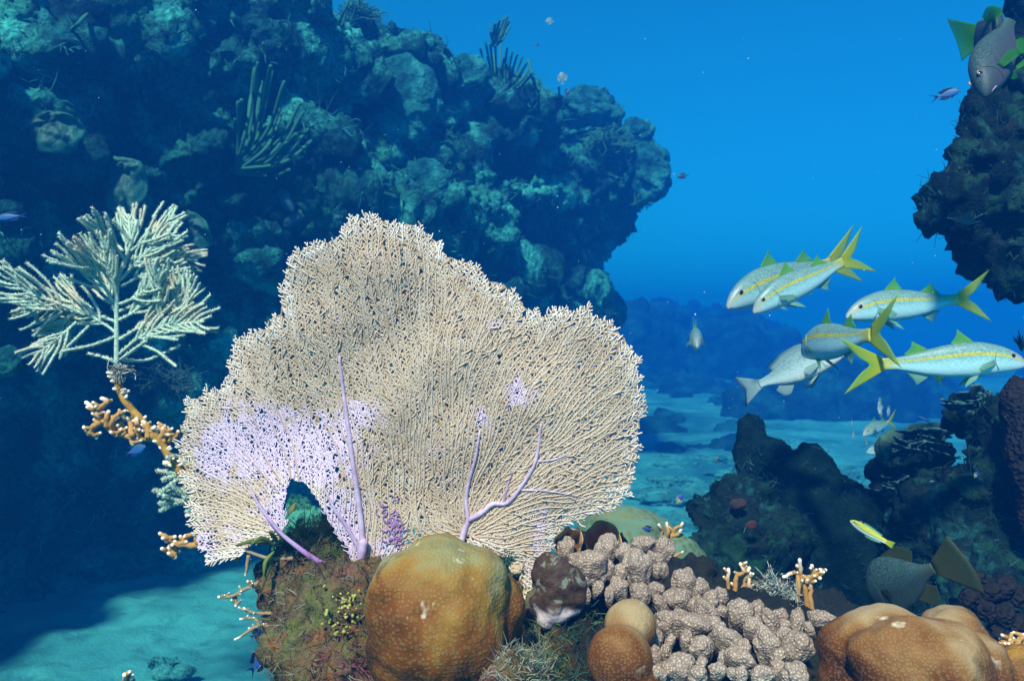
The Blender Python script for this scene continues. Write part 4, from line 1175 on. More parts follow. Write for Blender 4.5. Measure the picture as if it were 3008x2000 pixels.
o, PV, PF = mass('pillar_coral', 'dark knobbed coral mound with two blunt towers right of the sand channel', 'coral', [
    (2208, 1262, 2.5, 40, (.95, 1, 1.2), 0, .1), (2215, 1340, 2.5, 52, (1, 1, 1.5), 0, .1), (2270, 1335, 2.45, 56, (1.1, 1, .9), .4, .1), (2240, 1420, 2.45, 72, (1, 1, 1.2), 0, .1), (2378, 1335, 2.4, 36, (1, 1, 1.1), 0, .1), (2390, 1400, 2.4, 62, (1.1, 1, 1.3), .3, .08),
    (2330, 1470, 2.4, 130, (1.1, .8, .9), .5, .1), (2450, 1490, 2.35, 100, (1.1, .8, 1), .7, .1), (2440, 1640, 2.3, 200, (1, .7, 1.1), .3, .1), (2570, 1620, 2.3, 110, (1, .8, 1.2), .6, .1), (2640, 1760, 2.25, 150, (1, .8, 1.2), .4, .1), (2420, 1850, 2.25, 200, (1.2, .7, 1), 0, .1), (2500, 2050, 2.3, 260, (1.3, .7, 1.2), 0, .1)],
    0.014, DARKC, P(2430, 1900, 2.35), ((7, .012), (30, .005), (90, .004)), None, 2)
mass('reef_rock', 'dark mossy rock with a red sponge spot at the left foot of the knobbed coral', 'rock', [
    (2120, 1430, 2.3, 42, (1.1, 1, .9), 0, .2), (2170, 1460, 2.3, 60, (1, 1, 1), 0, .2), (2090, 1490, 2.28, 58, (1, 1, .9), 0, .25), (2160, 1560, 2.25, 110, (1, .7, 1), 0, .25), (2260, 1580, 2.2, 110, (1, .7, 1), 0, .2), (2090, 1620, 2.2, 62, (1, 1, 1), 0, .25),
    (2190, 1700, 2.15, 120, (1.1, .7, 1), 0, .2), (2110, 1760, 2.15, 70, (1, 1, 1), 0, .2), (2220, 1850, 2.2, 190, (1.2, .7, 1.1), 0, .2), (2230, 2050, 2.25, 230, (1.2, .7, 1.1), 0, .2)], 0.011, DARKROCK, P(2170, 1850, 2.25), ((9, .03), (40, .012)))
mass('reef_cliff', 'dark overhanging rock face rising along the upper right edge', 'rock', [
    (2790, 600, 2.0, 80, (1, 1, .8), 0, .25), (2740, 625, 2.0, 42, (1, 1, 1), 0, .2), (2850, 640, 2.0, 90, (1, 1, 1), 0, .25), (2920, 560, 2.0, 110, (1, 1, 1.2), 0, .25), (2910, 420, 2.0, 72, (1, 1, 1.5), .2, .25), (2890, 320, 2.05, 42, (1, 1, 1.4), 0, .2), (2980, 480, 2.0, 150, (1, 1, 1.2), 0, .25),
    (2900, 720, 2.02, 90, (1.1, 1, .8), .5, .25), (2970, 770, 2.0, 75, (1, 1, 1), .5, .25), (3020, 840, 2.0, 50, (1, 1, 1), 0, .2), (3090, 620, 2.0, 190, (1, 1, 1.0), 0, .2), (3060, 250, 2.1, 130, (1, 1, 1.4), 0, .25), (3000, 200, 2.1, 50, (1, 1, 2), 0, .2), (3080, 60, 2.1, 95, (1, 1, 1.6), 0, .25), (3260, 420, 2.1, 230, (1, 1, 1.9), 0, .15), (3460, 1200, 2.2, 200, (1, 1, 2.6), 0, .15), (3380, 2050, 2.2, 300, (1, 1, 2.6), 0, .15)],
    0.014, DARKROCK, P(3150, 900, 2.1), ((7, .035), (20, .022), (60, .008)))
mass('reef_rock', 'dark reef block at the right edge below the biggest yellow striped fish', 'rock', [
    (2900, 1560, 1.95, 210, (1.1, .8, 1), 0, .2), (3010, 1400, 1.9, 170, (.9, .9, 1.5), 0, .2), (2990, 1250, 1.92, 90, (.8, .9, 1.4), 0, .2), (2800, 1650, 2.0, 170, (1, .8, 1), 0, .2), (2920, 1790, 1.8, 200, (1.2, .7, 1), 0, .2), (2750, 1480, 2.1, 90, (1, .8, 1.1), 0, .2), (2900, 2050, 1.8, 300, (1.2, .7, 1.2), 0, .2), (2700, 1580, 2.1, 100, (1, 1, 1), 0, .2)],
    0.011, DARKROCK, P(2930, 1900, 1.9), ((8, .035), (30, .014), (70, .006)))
m = NT('brown_star_coral')
c = m.mix(m.noise(12, 3, .6), (0.011, 0.012, 0.012), (0.026, 0.020, 0.017))
BRS = m.done(c, .9, m.bump(m.voro(110), .9, .01), .02)
mass('boulder_coral', 'dark brown coral column at the right edge under the biggest fish', 'coral', [
    (2990, 1190, 1.75, 62, (.9, .8, 1.6), 0, .1), (3020, 1330, 1.72, 75, (.8, .8, 1.7), 0, .1), (3040, 1490, 1.72, 60, (.8, .8, 1.6), 0, .1)], 0.009, BRS, P(3020, 1560, 1.73), ((9, .012), (60, .004)))
# lettuce corals: stacks of frilled blades on the dark block
m = NT('lettuce_coral')
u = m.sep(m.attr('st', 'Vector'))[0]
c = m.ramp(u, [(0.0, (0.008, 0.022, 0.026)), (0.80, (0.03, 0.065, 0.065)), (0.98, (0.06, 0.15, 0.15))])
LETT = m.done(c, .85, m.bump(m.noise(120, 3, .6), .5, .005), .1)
def lettuce(label, cx, cy, Y, n, spread, size, seed, squash=.7):
    rg = np.random.default_rng(seed)
    base = P(cx, cy + spread * .6, Y)
    r_ = empty('lettuce_coral', base, label, 'coral')
    V, F = blob(P(cx, cy + spread * .15, Y + .06), np.array([spread * 1.05, spread * .6, spread * squash]) * S(Y), 4, .2, 2, 3, None, seed)
    V = V + normals(V, F) * (fbm(V, 25, 3) * .012)[:, None]
    mk('core', V, F, DARKROCK, r_, base)
    for k in range(n):
        a = rg.uniform(-1.3, 1.3); rr = spread * math.sqrt(rg.uniform(.1, 1))
        c = P(cx + math.sin(a) * rr, cy - abs(math.cos(a)) * rr * squash + rg.uniform(-.1, .7) * spread * .7, Y - rg.uniform(0, .08))
        w_ = size * S(Y) * rg.uniform(.7, 1.3); nn_, mm = 26, 7
        u_ = np.linspace(-1.25, 1.25, nn_); t_ = np.linspace(0, 1, mm)
        ph = rg.uniform(0, 6); V = []
        for sg in (0, 1):
            for t in t_:
                rad = w_ * (.35 + .65 * t) * (1 + .16 * np.sin(u_ * 5.5 + ph) * t + .07 * np.sin(u_ * 13 + ph) * t)
                V.append(np.c_[rad * np.sin(u_), -rad * np.cos(u_) * .8 + sg * .0035, t * w_ * .42 - sg * .003 + np.zeros(nn_)])
        V = np.vstack(V) @ rotm(rg.uniform(-.3, .3), rg.uniform(-.5, .5), rg.uniform(-.7, .7)).T + c
        F = []; h = mm * nn_
        for j in range(mm - 1):
            i = j * nn_ + np.arange(nn_ - 1)
            F += [np.c_[i, i + 1, i + nn_ + 1, i + nn_], np.c_[i + h, i + nn_ + h, i + nn_ + 1 + h, i + 1 + h]]
        i = (mm - 1) * nn_ + np.arange(nn_ - 1); F.append(np.c_[i, i + 1, i + 1 + h, i + h])
        uu = np.tile(np.repeat(t_, nn_), 2)
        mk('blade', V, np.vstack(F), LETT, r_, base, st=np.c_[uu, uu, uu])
lettuce('stack of pale edged lettuce coral blades right of the sand channel', 2700, 1330, 2.15, 22, 95, 42, 3)
lettuce('lettuce coral ledge at the right edge just under the biggest fish', 2850, 1210, 2.0, 14, 75, 44, 4, .8)
lettuce('ragged grey lettuce coral on the slope right of the dark knobbed coral', 2640, 1440, 2.2, 16, 75, 34, 5)
lettuce('silver frilled coral cluster on the shaded block below the lettuce stack', 2790, 1430, 2.0, 14, 55, 28, 6)
GRM = weed_mat('dim_green_coral', (0.02, 0.05, 0.035), (0.05, 0.11, 0.07), 30)
def dome(name, label, cat, px, py, Y, r, sq, mat, seed=0, amp=.12, group=None, d=.004):
    V, F = blob(P(px, py, Y), np.array(sq) * r * S(Y), 5, amp, 1.6, 3, None, seed)
    V = V + normals(V, F) * (fbm(V, 30 / Y, 3) * d * Y)[:, None]
    o = mk(name, V, F, mat, origin=P(px, py + r * .6, Y)); return tag(o, label, cat, group)
dome('mound_coral', 'round dim green coral dome at the left of the lettuce stack', 'coral', 2615, 1320, 2.25, 48, (1, 1, 1.1), GRM, 1)
dome('mound_coral', 'flat dim green coral cap on top of the lettuce stack', 'coral', 2730, 1268, 2.3, 52, (1.2, 1, .5), GRM, 2)
dome('mound_coral', 'smooth dark coral dome left of the ragged lettuce coral', 'coral', 2590, 1385, 2.3, 48, (1, 1, .9), DARKC, 3)
REDSP = weed_mat('red_sponge', (0.04, 0.012, 0.008), (0.08, 0.024, 0.012), 60)
dome('sponge', 'small dull red sponge on the dark mossy rock', 'sponge', 2208, 1542, 2.07, 14, (1.2, .35, .7), REDSP, 4)
dome('sponge', 'faint orange sponge patch above the dull red sponge', 'sponge', 2165, 1480, 2.18, 15, (1.3, .35, .6), weed_mat('dull_orange', (.02, .014, .010), (.05, .024, .012), 50), 5)
# knobby dark corals in the lower right shade
for k, (px, py, r) in enumerate([(2905, 1730, 32), (2950, 1720, 34), (2890, 1790, 36), (2945, 1800, 38), (2870, 1700, 26), (2990, 1750, 34), (2925, 1860, 30), (2850, 1760, 26), (2985, 1830, 30)]):
    dome('knob_coral', 'dim brown knob of coral in the shade behind the white spotted lobed coral', 'coral', px, py, 1.42, r, (1, 1, 1), BRS, 10 + k, .12, 'shaded coral knobs on the right')
# little gorgonian hanging on the cliff, and one above the big fish
tw = []
rg = np.random.default_rng(8)
for k in range(16):
    a = rg.uniform(-1.2, 1.2); l = rg.uniform(28, 55)
    tw.append((np.array([P(2845 + rg.normal() * 3, 660, 1.86), P(2845 + math.sin(a) * l * .6, 660 - math.cos(a) * l * .5, 1.85), P(2845 + math.sin(a) * l * 1.3, 660 - math.cos(a) * l * .8, 1.84)]), np.array([1.2, 1.1, .9]) * S(1.85)))
V, F, li, al = tubes(tw, 4)
tag(mk('sea_whip', V, F, weed_mat('dim_whip', (.05, .14, .14), (.10, .22, .20)), origin=P(2845, 660, 1.86)), 'thin dim wiry gorgonian on the face of the dark cliff', 'gorgonian')
tw = []
for k in range(15):
    a = rg.uniform(-.9, .7); l = rg.uniform(30, 62)
    tw.append((curve([P(3000, 1030, 1.8), P(3000 + math.sin(a) * l * .5, 1030 - l * .5, 1.8), P(3000 + math.sin(a) * l * 1.0, 1030 - math.cos(a) * l, 1.8 + rg.normal() * .02)], 6), np.linspace(2.2, 1.4, 6) * S(1.8)))
V, F, li, al = tubes(tw, 5)
tag(mk('sea_whip', V, F, DARKC, origin=P(3000, 1030, 1.8)), 'dark twiggy gorgonian at the right edge behind the biggest fish head', 'gorgonian')

# ------------------------------------------------------------------ growths on the big wall
_wp = np.c_[1504 + WALLV[:, 0] / (T * WALLV[:, 1].clip(.3)) * 1504, 1000 - WALLV[:, 2] / (T * WALLV[:, 1].clip(.3)) * 1504]
def on_wall(px, py, pad=0.0, R=22):
    """distance of the wall's visible surface there"""
    k = (np.abs(_wp[:, 0] - px) < R) & (np.abs(_wp[:, 1] - py) < R) & (WALLV[:, 1] > .4)
    return (np.percentile(WALLV[k, 1], 8) if k.any() else 7.0) + pad
m = NT('far_rod')
c = m.mix(m.noise(8, 3, .6), (0.015, 0.085, 0.06), (0.035, 0.15, 0.095))
FROD = m.done(c, .9, None, .05)
WROCK = reef_mat('wall_coral', (0.004, 0.04, 0.05), (0.010, 0.10, 0.10), (0.035, 0.27, 0.25), (0.015, 0.13, 0.10), 2.0, .3)
def rods(name, label, cat, bx, by, Y, tips, r, bend=.25, group=None, seed=0, mat=None):
    rg = np.random.default_rng(seed); L = []
    Y = on_wall(bx, by) - 0.02 if on_wall(bx, by) < 6.9 else Y
    for tx, ty in tips:
        b = np.array([bx + rg.normal() * r * 1.4, by + rg.normal() * r]); e = np.array([tx, ty]); mid = (b + e) / 2 + np.array([(tx - bx) * bend, abs(tx - bx) * bend * .6])
        z = Y + np.array([0, rg.normal() * .10, rg.normal() * .18 - .1])
        q = curve([P(*b, z[0]), P(*mid, z[1]), P(*e, z[2])], 14)
        L.append((q, r * S(Y) * np.r_[np.full(13, 1.0) * rg.uniform(.85, 1.1, 13), .8]))
    V, F, li, al = tubes(L, 7)
    V = V + normals(V, F) * (fbm(V, 60 / Y, 2) * r * S(Y) * .3)[:, None]
    return tag(mk(name, V, F, mat or FROD, origin=P(bx, by, Y)), label, cat, group)
rods('sea_rod', 'bush of long green finger like sea rods on the left reef wall', 'sea rod', 690, 500, 3.15,
     [(757, 185), (748, 200), (795, 195), (800, 210), (770, 240), (835, 240), (710, 295), (700, 300), (820, 320), (880, 305), (890, 330), (905, 380), (870, 395), (915, 415), (880, 430), (860, 350), (780, 300), (830, 330), (740, 260), (690, 350), (840, 420), (800, 360), (760, 330), (850, 500), (820, 480)], 5.8, .16, None, 3)
rods('sea_rod', 'large fan of fine rods standing on the ridge of the reef wall', 'sea rod', 1465, 285, 6.0,
     [(1410, 130 + 10), (1425, 120), (1440, 130), (1455, 135), (1470, 130), (1490, 140), (1505, 150), (1520, 160), (1535, 165), (1548, 185), (1560, 195), (1565, 215), (1530, 200), (1500, 180), (1480, 170), (1450, 160), (1430, 165), (1408, 170), (1555, 230), (1540, 240), (1470, 200), (1420, 200)], 3.3, .10, None, 4)
rods('sea_rod', 'pale bushy rod cluster highest on the ridge against open water', 'sea rod', 1450, 130, 6.4, [(1440, 75), (1455, 70), (1468, 60), (1480, 55), (1490, 48), (1495, 62), (1497, 80), (1490, 95), (1442, 95), (1470, 80)], 4.0, .1, None, 5)
rods('sea_whip', 'single dark whip near the right end of the ridge', 'gorgonian', 1575, 265, 6.5, [(1550, 175), (1556, 215)], 3.6, .05, None, 6)
rods('sea_whip', 'short dark whip below the striped fish on the ridge', 'gorgonian', 1644, 300, 6.6, [(1642, 255)], 3.2, .02, None, 7)
rods('sea_whip', 'thin dark whip crossing the upper part of the reef wall', 'gorgonian', 1000, 80, 4.2, [(1026, 0), (1028, -30)], 3.5, .02, None, 8)
rods('sea_whip', 'dim club shaped whip near the top left corner of the wall', 'gorgonian', 212, 92, 2.7, [(256, 42)], 5.5, .02, None, 9)
def bushy(label, px, py, Y, R, n, seed, mat, flat=.75):
    rg = np.random.default_rng(seed); L = []
    Y = on_wall(px, py) - .02
    for k in range(n):
        a = rg.uniform(-1.9, 1.9); l = R * rg.uniform(.5, 1)
        e = np.array([px + math.sin(a) * l, py - math.cos(a) * l * flat]); z = Y - rg.uniform(-.15, .35)
        L.append((curve([P(px, py, Y), P(px + math.sin(a) * l * .4, py - math.cos(a) * l * flat * .55, (z + Y) / 2), P(*e, z)], 8), np.linspace(2.6, 1.6, 8) * S(Y)))
        for j in range(3):
            q = L[-1 - j][0][rg.integers(3, 7)] if False else L[-1][0][rg.integers(3, 7)] if j == 0 else q
            L.append((np.array([q, q + rg.normal(size=3) * R * S(Y) * .12, q + rg.normal(size=3) * R * S(Y) * .22]), np.array([1.8, 1.6, 1.2]) * S(Y)))
    V, F, li, al = tubes(L, 5)
    return tag(mk('feather_bush', V, F, mat, origin=P(px, py, Y)), label, 'gorgonian')
bushy('pale feathery bush near the top of the reef wall', 1060, 60, 4.6, 85, 46, 1, FROD)
bushy('fluffy feather bush on the right shoulder of the reef wall', 1790, 420, 6.4, 78, 46, 2, FROD)
bushy('small feather bush at the right tip of the reef wall', 1890, 600, 6.8, 48, 22, 3, FROD)
bushy('dim feathery bush in the dark hollow behind the sea plume stem', 480, 1130, 2.9, 120, 40, 4, weed_mat('dim_bush', (.01, .04, .04), (.025, .075, .065), 9))
def wall_dome(name, label, px, py, Y, r, sq, seed, amp=.12, d=.007):
    Y = on_wall(px, py, 0, 40) + r * S(5) * sq[1] * .12
    return dome(name, label, 'coral', px, py, Y, r, sq, WROCK, seed, amp, None, d)
wall_dome('boulder_coral', 'broad smooth brain coral dome high on the middle of the reef wall', 1170, 290, 4.55, 122, (1, .55, 1.05), 31, .06)
wall_dome('boulder_coral', 'smaller rounded coral lump to the right of the broad dome on the wall', 1345, 280, 4.9, 60, (.9, .6, 1.5), 32, .1)
wall_dome('plate_coral', 'curled shell shaped coral under the fan of rods on the ridge', 1375, 215, 5.2, 58, (1.1, .6, .9), 33, .12)
wall_dome('boulder_coral', 'dim dome in the lower middle of the wall above the sea fan', 1250, 530, 4.5, 78, (1, .5, .9), 34, .08)
wall_dome('boulder_coral', 'round coral head at the upper right end of the reef wall', 1870, 395, 6.6, 46, (1, .8, 1), 35, .15)
wall_dome('boulder_coral', 'mossy coral hump on the right shoulder of the ridge', 1730, 320, 6.6, 82, (1.1, .7, .75), 36, .2)
wall_dome('boulder_coral', 'bulging coral head low on the right tip of the reef wall', 1905, 500, 6.6, 70, (.9, .8, 1.3), 37, .18)
TANW = plate_mat('wall_sheet', (.004, .045, .04), (.008, .085, .06), (.014, .12, .08), 50)
def sheet(label, pts, Y, dep=-.07):
    c = np.mean(pts, 0); Y = on_wall(*c, 0, 55) - .01
    R = np.array([P(x, y, Y - .02 * i % .06) for i, (x, y) in enumerate(pts)])
    return plate('plate_coral', label, 'coral', R, R.mean(0) + np.array([0, .05, 0]), TANW, dep, .02, .02)
sheet('scalloped sheet coral drooping beside the tip of the sea plume', [(500, 640), (560, 620), (610, 660), (622, 710), (590, 738), (540, 735), (500, 710)], 2.9)
sheet('dark olive sheet coral low on the left part of the wall', [(290, 480), (330, 465), (400, 470), (430, 510), (420, 590), (370, 630), (320, 610), (305, 540)], 2.75)
sheet('rough olive sheet coral at the left edge halfway up the wall', [(55, 365), (120, 340), (190, 330), (240, 370), (230, 430), (150, 450), (80, 430)], 2.35)
dome('boulder_coral', 'small round coral head at the left edge below the sea plume', 'coral', 30, 1065, 2.3, 46, (1, .8, 1), WROCK, 38)
TUBE = weed_mat('tube_sponge', (.012, .05, .06), (.025, .09, .10), 12)
for k, (px, py, r, a, lb) in enumerate([(842, 590, 24, -.5, 'fat dim sponge nub, upper left of the pair above the fan tip'), (868, 640, 26, 1.05, 'leaning dim sponge nub, lower of the pair above the fan tip'), (930, 600, 22, 1.25, 'long dim sponge finger lying right of the sponge nubs'), (985, 640, 15, 1.5, 'short dim tube sponge pointing right near the top of the fan')]):
    V, F = ico(4)
    V = V * np.array([.8, .8, 1.7]) * (1 + .1 * perlin(V * 1.5 + k))[:, None] * r * S(on_wall(px, py)) @ rotm(0, a, 0).T
    tag(mk('tube_sponge', V + P(px, py, on_wall(px, py)), F, TUBE, origin=P(px, py, on_wall(px, py))), lb, 'sponge')

# short growth covering the shaded rocks and the wall
allw = lambda c, n: (n[:, 1] < .5).astype(float) + 1e-9
dark_ = [x for x in MASSES if x[2] in (DARKROCK, DARKC)]
DT1 = weed_mat('dim_turf', (.004, .016, .016), (.014, .075, .068), 9); DT2 = weed_mat('dim_pale_turf', (.015, .06, .055), (.05, .18, .16), 9)
DV, DF = join([(V, F) for V, F, m_ in dark_])
tag(strands('turf_algae', 8500, .018, .0010, DT1, allw, 21, 3, .6, .3, (DV, DF)), 'dim short turf covering the shaded rocks on the right', 'algae', None, 'stuff')
tag(strands('turf_algae', 1500, .020, .0012, DT2, lambda c, n: (n[:, 2] > .2) * np.clip(perlin(c * 5), 0, 1) + 1e-9, 22, 3, .6, .3, (DV, DF)), 'paler teal tufts on the upper sides of the shaded rocks', 'algae', None, 'stuff')
WT = weed_mat('wall_turf', (.006, .05, .05), (.035, .26, .22), 3)
tag(strands('turf_algae', 9000, .060, .0036, WT, lambda c, n: (n[:, 1] < .4) * (np.clip(perlin(c * 1.7) + .25, 0, 1)) * (c[:, 1] < 9) + 1e-9, 23, 3, .6, .3, (WALLV, WALLF)), 'shaggy teal growth covering the big reef wall', 'algae', None, 'stuff')
# ------------------------------------------------------------------ fish
def fish_mat(name, build, rough=0.4, spec=0.4, scales=70, bump=.08):
    m = NT(name)
    s = m.sep(m.attr('st', 'Vector'))
    c = build(m, s)
    mp = m.n.new('ShaderNodeVectorMath'); mp.operation = 'MULTIPLY'; m.l.new(m.attr('st', 'Vector'), mp.inputs[0]); mp.inputs[1].default_value = (1, .4, 1)
    v = m.n.new('ShaderNodeTexVoronoi'); v.inputs['Scale'].default_value = scales; m.l.new(mp.outputs[0], v.inputs['Vector'])
    c = m.mix(m.math('MULTIPLY', m.ramp(v.outputs['Distance'], [(0.25, 0.0), (0.6, 1.0)]), m.ramp(s[1], [(.3, .12), (.75, .55)])), c, (0.06, 0.12, 0.11))
    return m.done(c, rough, m.bump(v.outputs['Distance'], bump, 0.003), spec)
def goat_c(stripe):
    def f(m, s):
        c = m.ramp(s[1], [(0.02, (0.52, 0.74, 0.74)), (0.40, (0.38, 0.64, 0.64)), (0.60, (0.22, 0.43, 0.42)), (0.78, (0.20, 0.34, 0.31)), (1.0, (0.11, 0.22, 0.20))])
        c = m.mix(m.ramp(s[1], [(0.60, 0.0), (0.625, 1.0), (0.70, 1.0), (0.725, 0.0)]), c, stripe)
        c = m.mix(m.ramp(s[0], [(0.86, 0.0), (0.98, 0.9)]), c, (stripe[0] * .9, stripe[1] * .95, stripe[2]))
        return m.mix(m.ramp(s[0], [(0.0, 0.5), (0.14, 0.0)]), c, (0.55, 0.42, 0.44))
    return f
GOAT = fish_mat('goatfish_skin', goat_c((0.56, 0.46, 0.004)), scales=60)
def fin_mat(name, a, b, alpha=None):
    m = NT(name)
    s = m.sep(m.attr('st', 'Vector'))
    st_ = m.math('SINE', m.math('MULTIPLY', s[0], 95.0))
    c = m.mix(m.ramp(s[1], [(0.0, 0.0), (1.0, 1.0)]), a, b)
    c = m.mix(m.math('MULTIPLY', m.math('GREATER_THAN', st_, 0.1), .34), c, (a[0] * .5, a[1] * .5, a[2] * .5))
    m.done(c, .5, None, .3)
    tr = m.n.new('ShaderNodeBsdfTranslucent'); m.put(tr.inputs['Color'], c)
    mx = m.n.new('ShaderNodeMixShader'); mx.inputs[0].default_value = .5
    m.l.new(m.b.outputs[0], mx.inputs[1]); m.l.new(tr.outputs[0], mx.inputs[2])
    tp = m.n.new('ShaderNodeBsdfTransparent'); m2 = m.n.new('ShaderNodeMixShader')       # thin membrane
    m.l.new(m.ramp(m.math('ADD', s[1], m.math('MULTIPLY', st_, -.12)), [(0.15, 0.0), (1.0, 0.42)]), m2.inputs[0]); m.l.new(mx.outputs[0], m2.inputs[1]); m.l.new(tp.outputs[0], m2.inputs[2]); m.l.new(m2.outputs[0], m.out.inputs[0])
    return m.m
YFIN = fin_mat('yellow_fin', (0.60, 0.56, 0.006), (0.34, 0.58, 0.02))
GFIN = fin_mat('green_fin', (0.20, 0.50, 0.06), (0.14, 0.52, 0.08))
CFIN = fin_mat('clear_fin', (0.30, 0.52, 0.42), (0.22, 0.48, 0.30))
def plain(name, col, rough=.4, spec=.5): return NT(name).done(col, rough, None, spec)
IRIS = plain('fish_iris', (0.26, 0.17, 0.13), .35, .2)
PUPIL = plain('fish_pupil', (0.006, 0.007, 0.012), .08, .8)

def loft(xs, top, bot, wid, nx_=64, ns=28, bend=None, flat=2.3):
    """body from outline curves; x runs from snout 0 to tail root 1"""
    u = np.linspace(0, 1, nx_) ** 1.0
    x = 0.5 - 0.5 * np.cos(np.pi * u) * (1 - 0.25) - 0.25 * (1 - 2 * u) * 0.5 if False else u
    t = np.interp(x, xs, top); b = np.interp(x, xs, bot); w_ = np.interp(x, xs, wid)
    k = np.array([.25, .5, .25])
    for _ in range(3):
        for arr in (t, b, w_): arr[1:-1] = arr[:-2] * .25 + arr[1:-1] * .5 + arr[2:] * .25
    a = np.linspace(0, 2 * np.pi, ns, endpoint=False)
    ca, sa = np.cos(a), np.sin(a)
    e = 2 / flat
    sy = np.sign(ca) * np.abs(ca) ** e; sz = np.sign(sa) * np.abs(sa) ** (2 / 2.0)
    mid, half = (t + b) / 2, (t - b) / 2
    V = np.stack([np.repeat(x[:, None], ns, 1), w_[:, None] * sy[None], mid[:, None] + half[:, None] * sz[None]], -1)
    st = np.stack([np.repeat(x[:, None], ns, 1), np.repeat(((sz + 1) / 2)[None], nx_, 0), np.repeat((sy > 0)[None].astype(float), nx_, 0)], -1)
    V = V.reshape(-1, 3); st = st.reshape(-1, 3)
    i = np.arange(nx_ - 1)[:, None] * ns; j = np.arange(ns)[None]; j2 = (j + 1) % ns
    Q = np.stack([i + j, i + ns + j, i + ns + j2, i + j2], -1).reshape(-1, 4)
    n = len(V); V = np.vstack([V, [[-.004, 0, mid[0]]], [[1.0, 0, mid[-1]]]]); st = np.vstack([st, [[0, .5, 0]], [[1, .5, 0]]])
    jj = np.arange(ns)
    Tt = np.vstack([np.c_[(jj), (jj + 1) % ns, np.full(ns, n)][:, [0, 1, 2]], np.c_[(nx_ - 1) * ns + (jj + 1) % ns, (nx_ - 1) * ns + jj, np.full(ns, n + 1)]])
    return V, [Tt, Q], st
def fin(base, edge, th=.006, n=22, m_=7, y=0.0, dirn=None, wob=.25):
    """a ribbed membrane between two polylines in the fish's own x z plane"""
    B = curve(np.array(base, float), n); E = curve(np.array(edge, float), n)
    t = np.linspace(0, 1, m_)[:, None, None]
    G = B[None] * (1 - t) + E[None] * t                      # m_, n, 2 or 3
    if G.shape[2] == 2: G = np.stack([G[..., 0], np.zeros(G.shape[:2]) + y, G[..., 1]], -1)
    rib = 1 + .5 * np.cos(np.arange(n) * np.pi)[None] 
    tt = th * (1.1 - .85 * np.linspace(0, 1, m_))[:, None] * rib * .5
    wv = wob * th * np.sin(np.linspace(0, 5, n))[None] * np.linspace(0, 2, m_)[:, None]
    A = G.copy(); Bk = G.copy(); A[..., 1] += tt + wv; Bk[..., 1] += -tt + wv
    V = np.vstack([A.reshape(-1, 3), Bk.reshape(-1, 3)]); h = m_ * n; F = []
    i = (np.arange(m_ - 1)[:, None] * n + np.arange(n - 1)[None]).ravel()
    F += [np.c_[i, i + 1, i + n + 1, i + n], np.c_[i + h, i + n + h, i + n + 1 + h, i + 1 + h]]
    rim = np.r_[np.arange(n), np.arange(1, m_) * n + n - 1, (m_ - 1) * n + np.arange(n - 2, -1, -1), np.arange(m_ - 2, 0, -1) * n]
    r2 = np.roll(rim, -1); F.append(np.c_[r2, rim, rim + h, r2 + h])
    s = np.stack([np.repeat(np.linspace(0, 1, n)[None], m_, 0), np.repeat(np.linspace(0, 1, m_)[:, None], n, 1), np.zeros((m_, n))], -1).reshape(-1, 3)
    return V, np.vstack(F), np.vstack([s, s])
def bend_pts(V, k):
    """sideways sweep of the tail"""
    V = V.copy(); u = np.clip(V[:, 0] - .25, 0, 2); V[:, 1] += k * u ** 2; return V
def frame(nose, tail, roll=0.0, up=(0, 0, 1.)):
    nose, tail = np.asarray(nose), np.asarray(tail)
    x = tail - nose; L = np.linalg.norm(x); x /= L
    z = np.array(up, float); z -= x * (z @ x)
    z /= np.linalg.norm(z); y = np.cross(z, x)
    R = Matrix([(x[0], y[0], z[0]), (x[1], y[1], z[1]), (x[2], y[2], z[2])]).to_4x4()
    if roll: R = R @ Matrix.Rotation(roll, 4, 'X')
    return Matrix.Translation(Vector(nose)) @ R @ Matrix.Scale(L, 4)
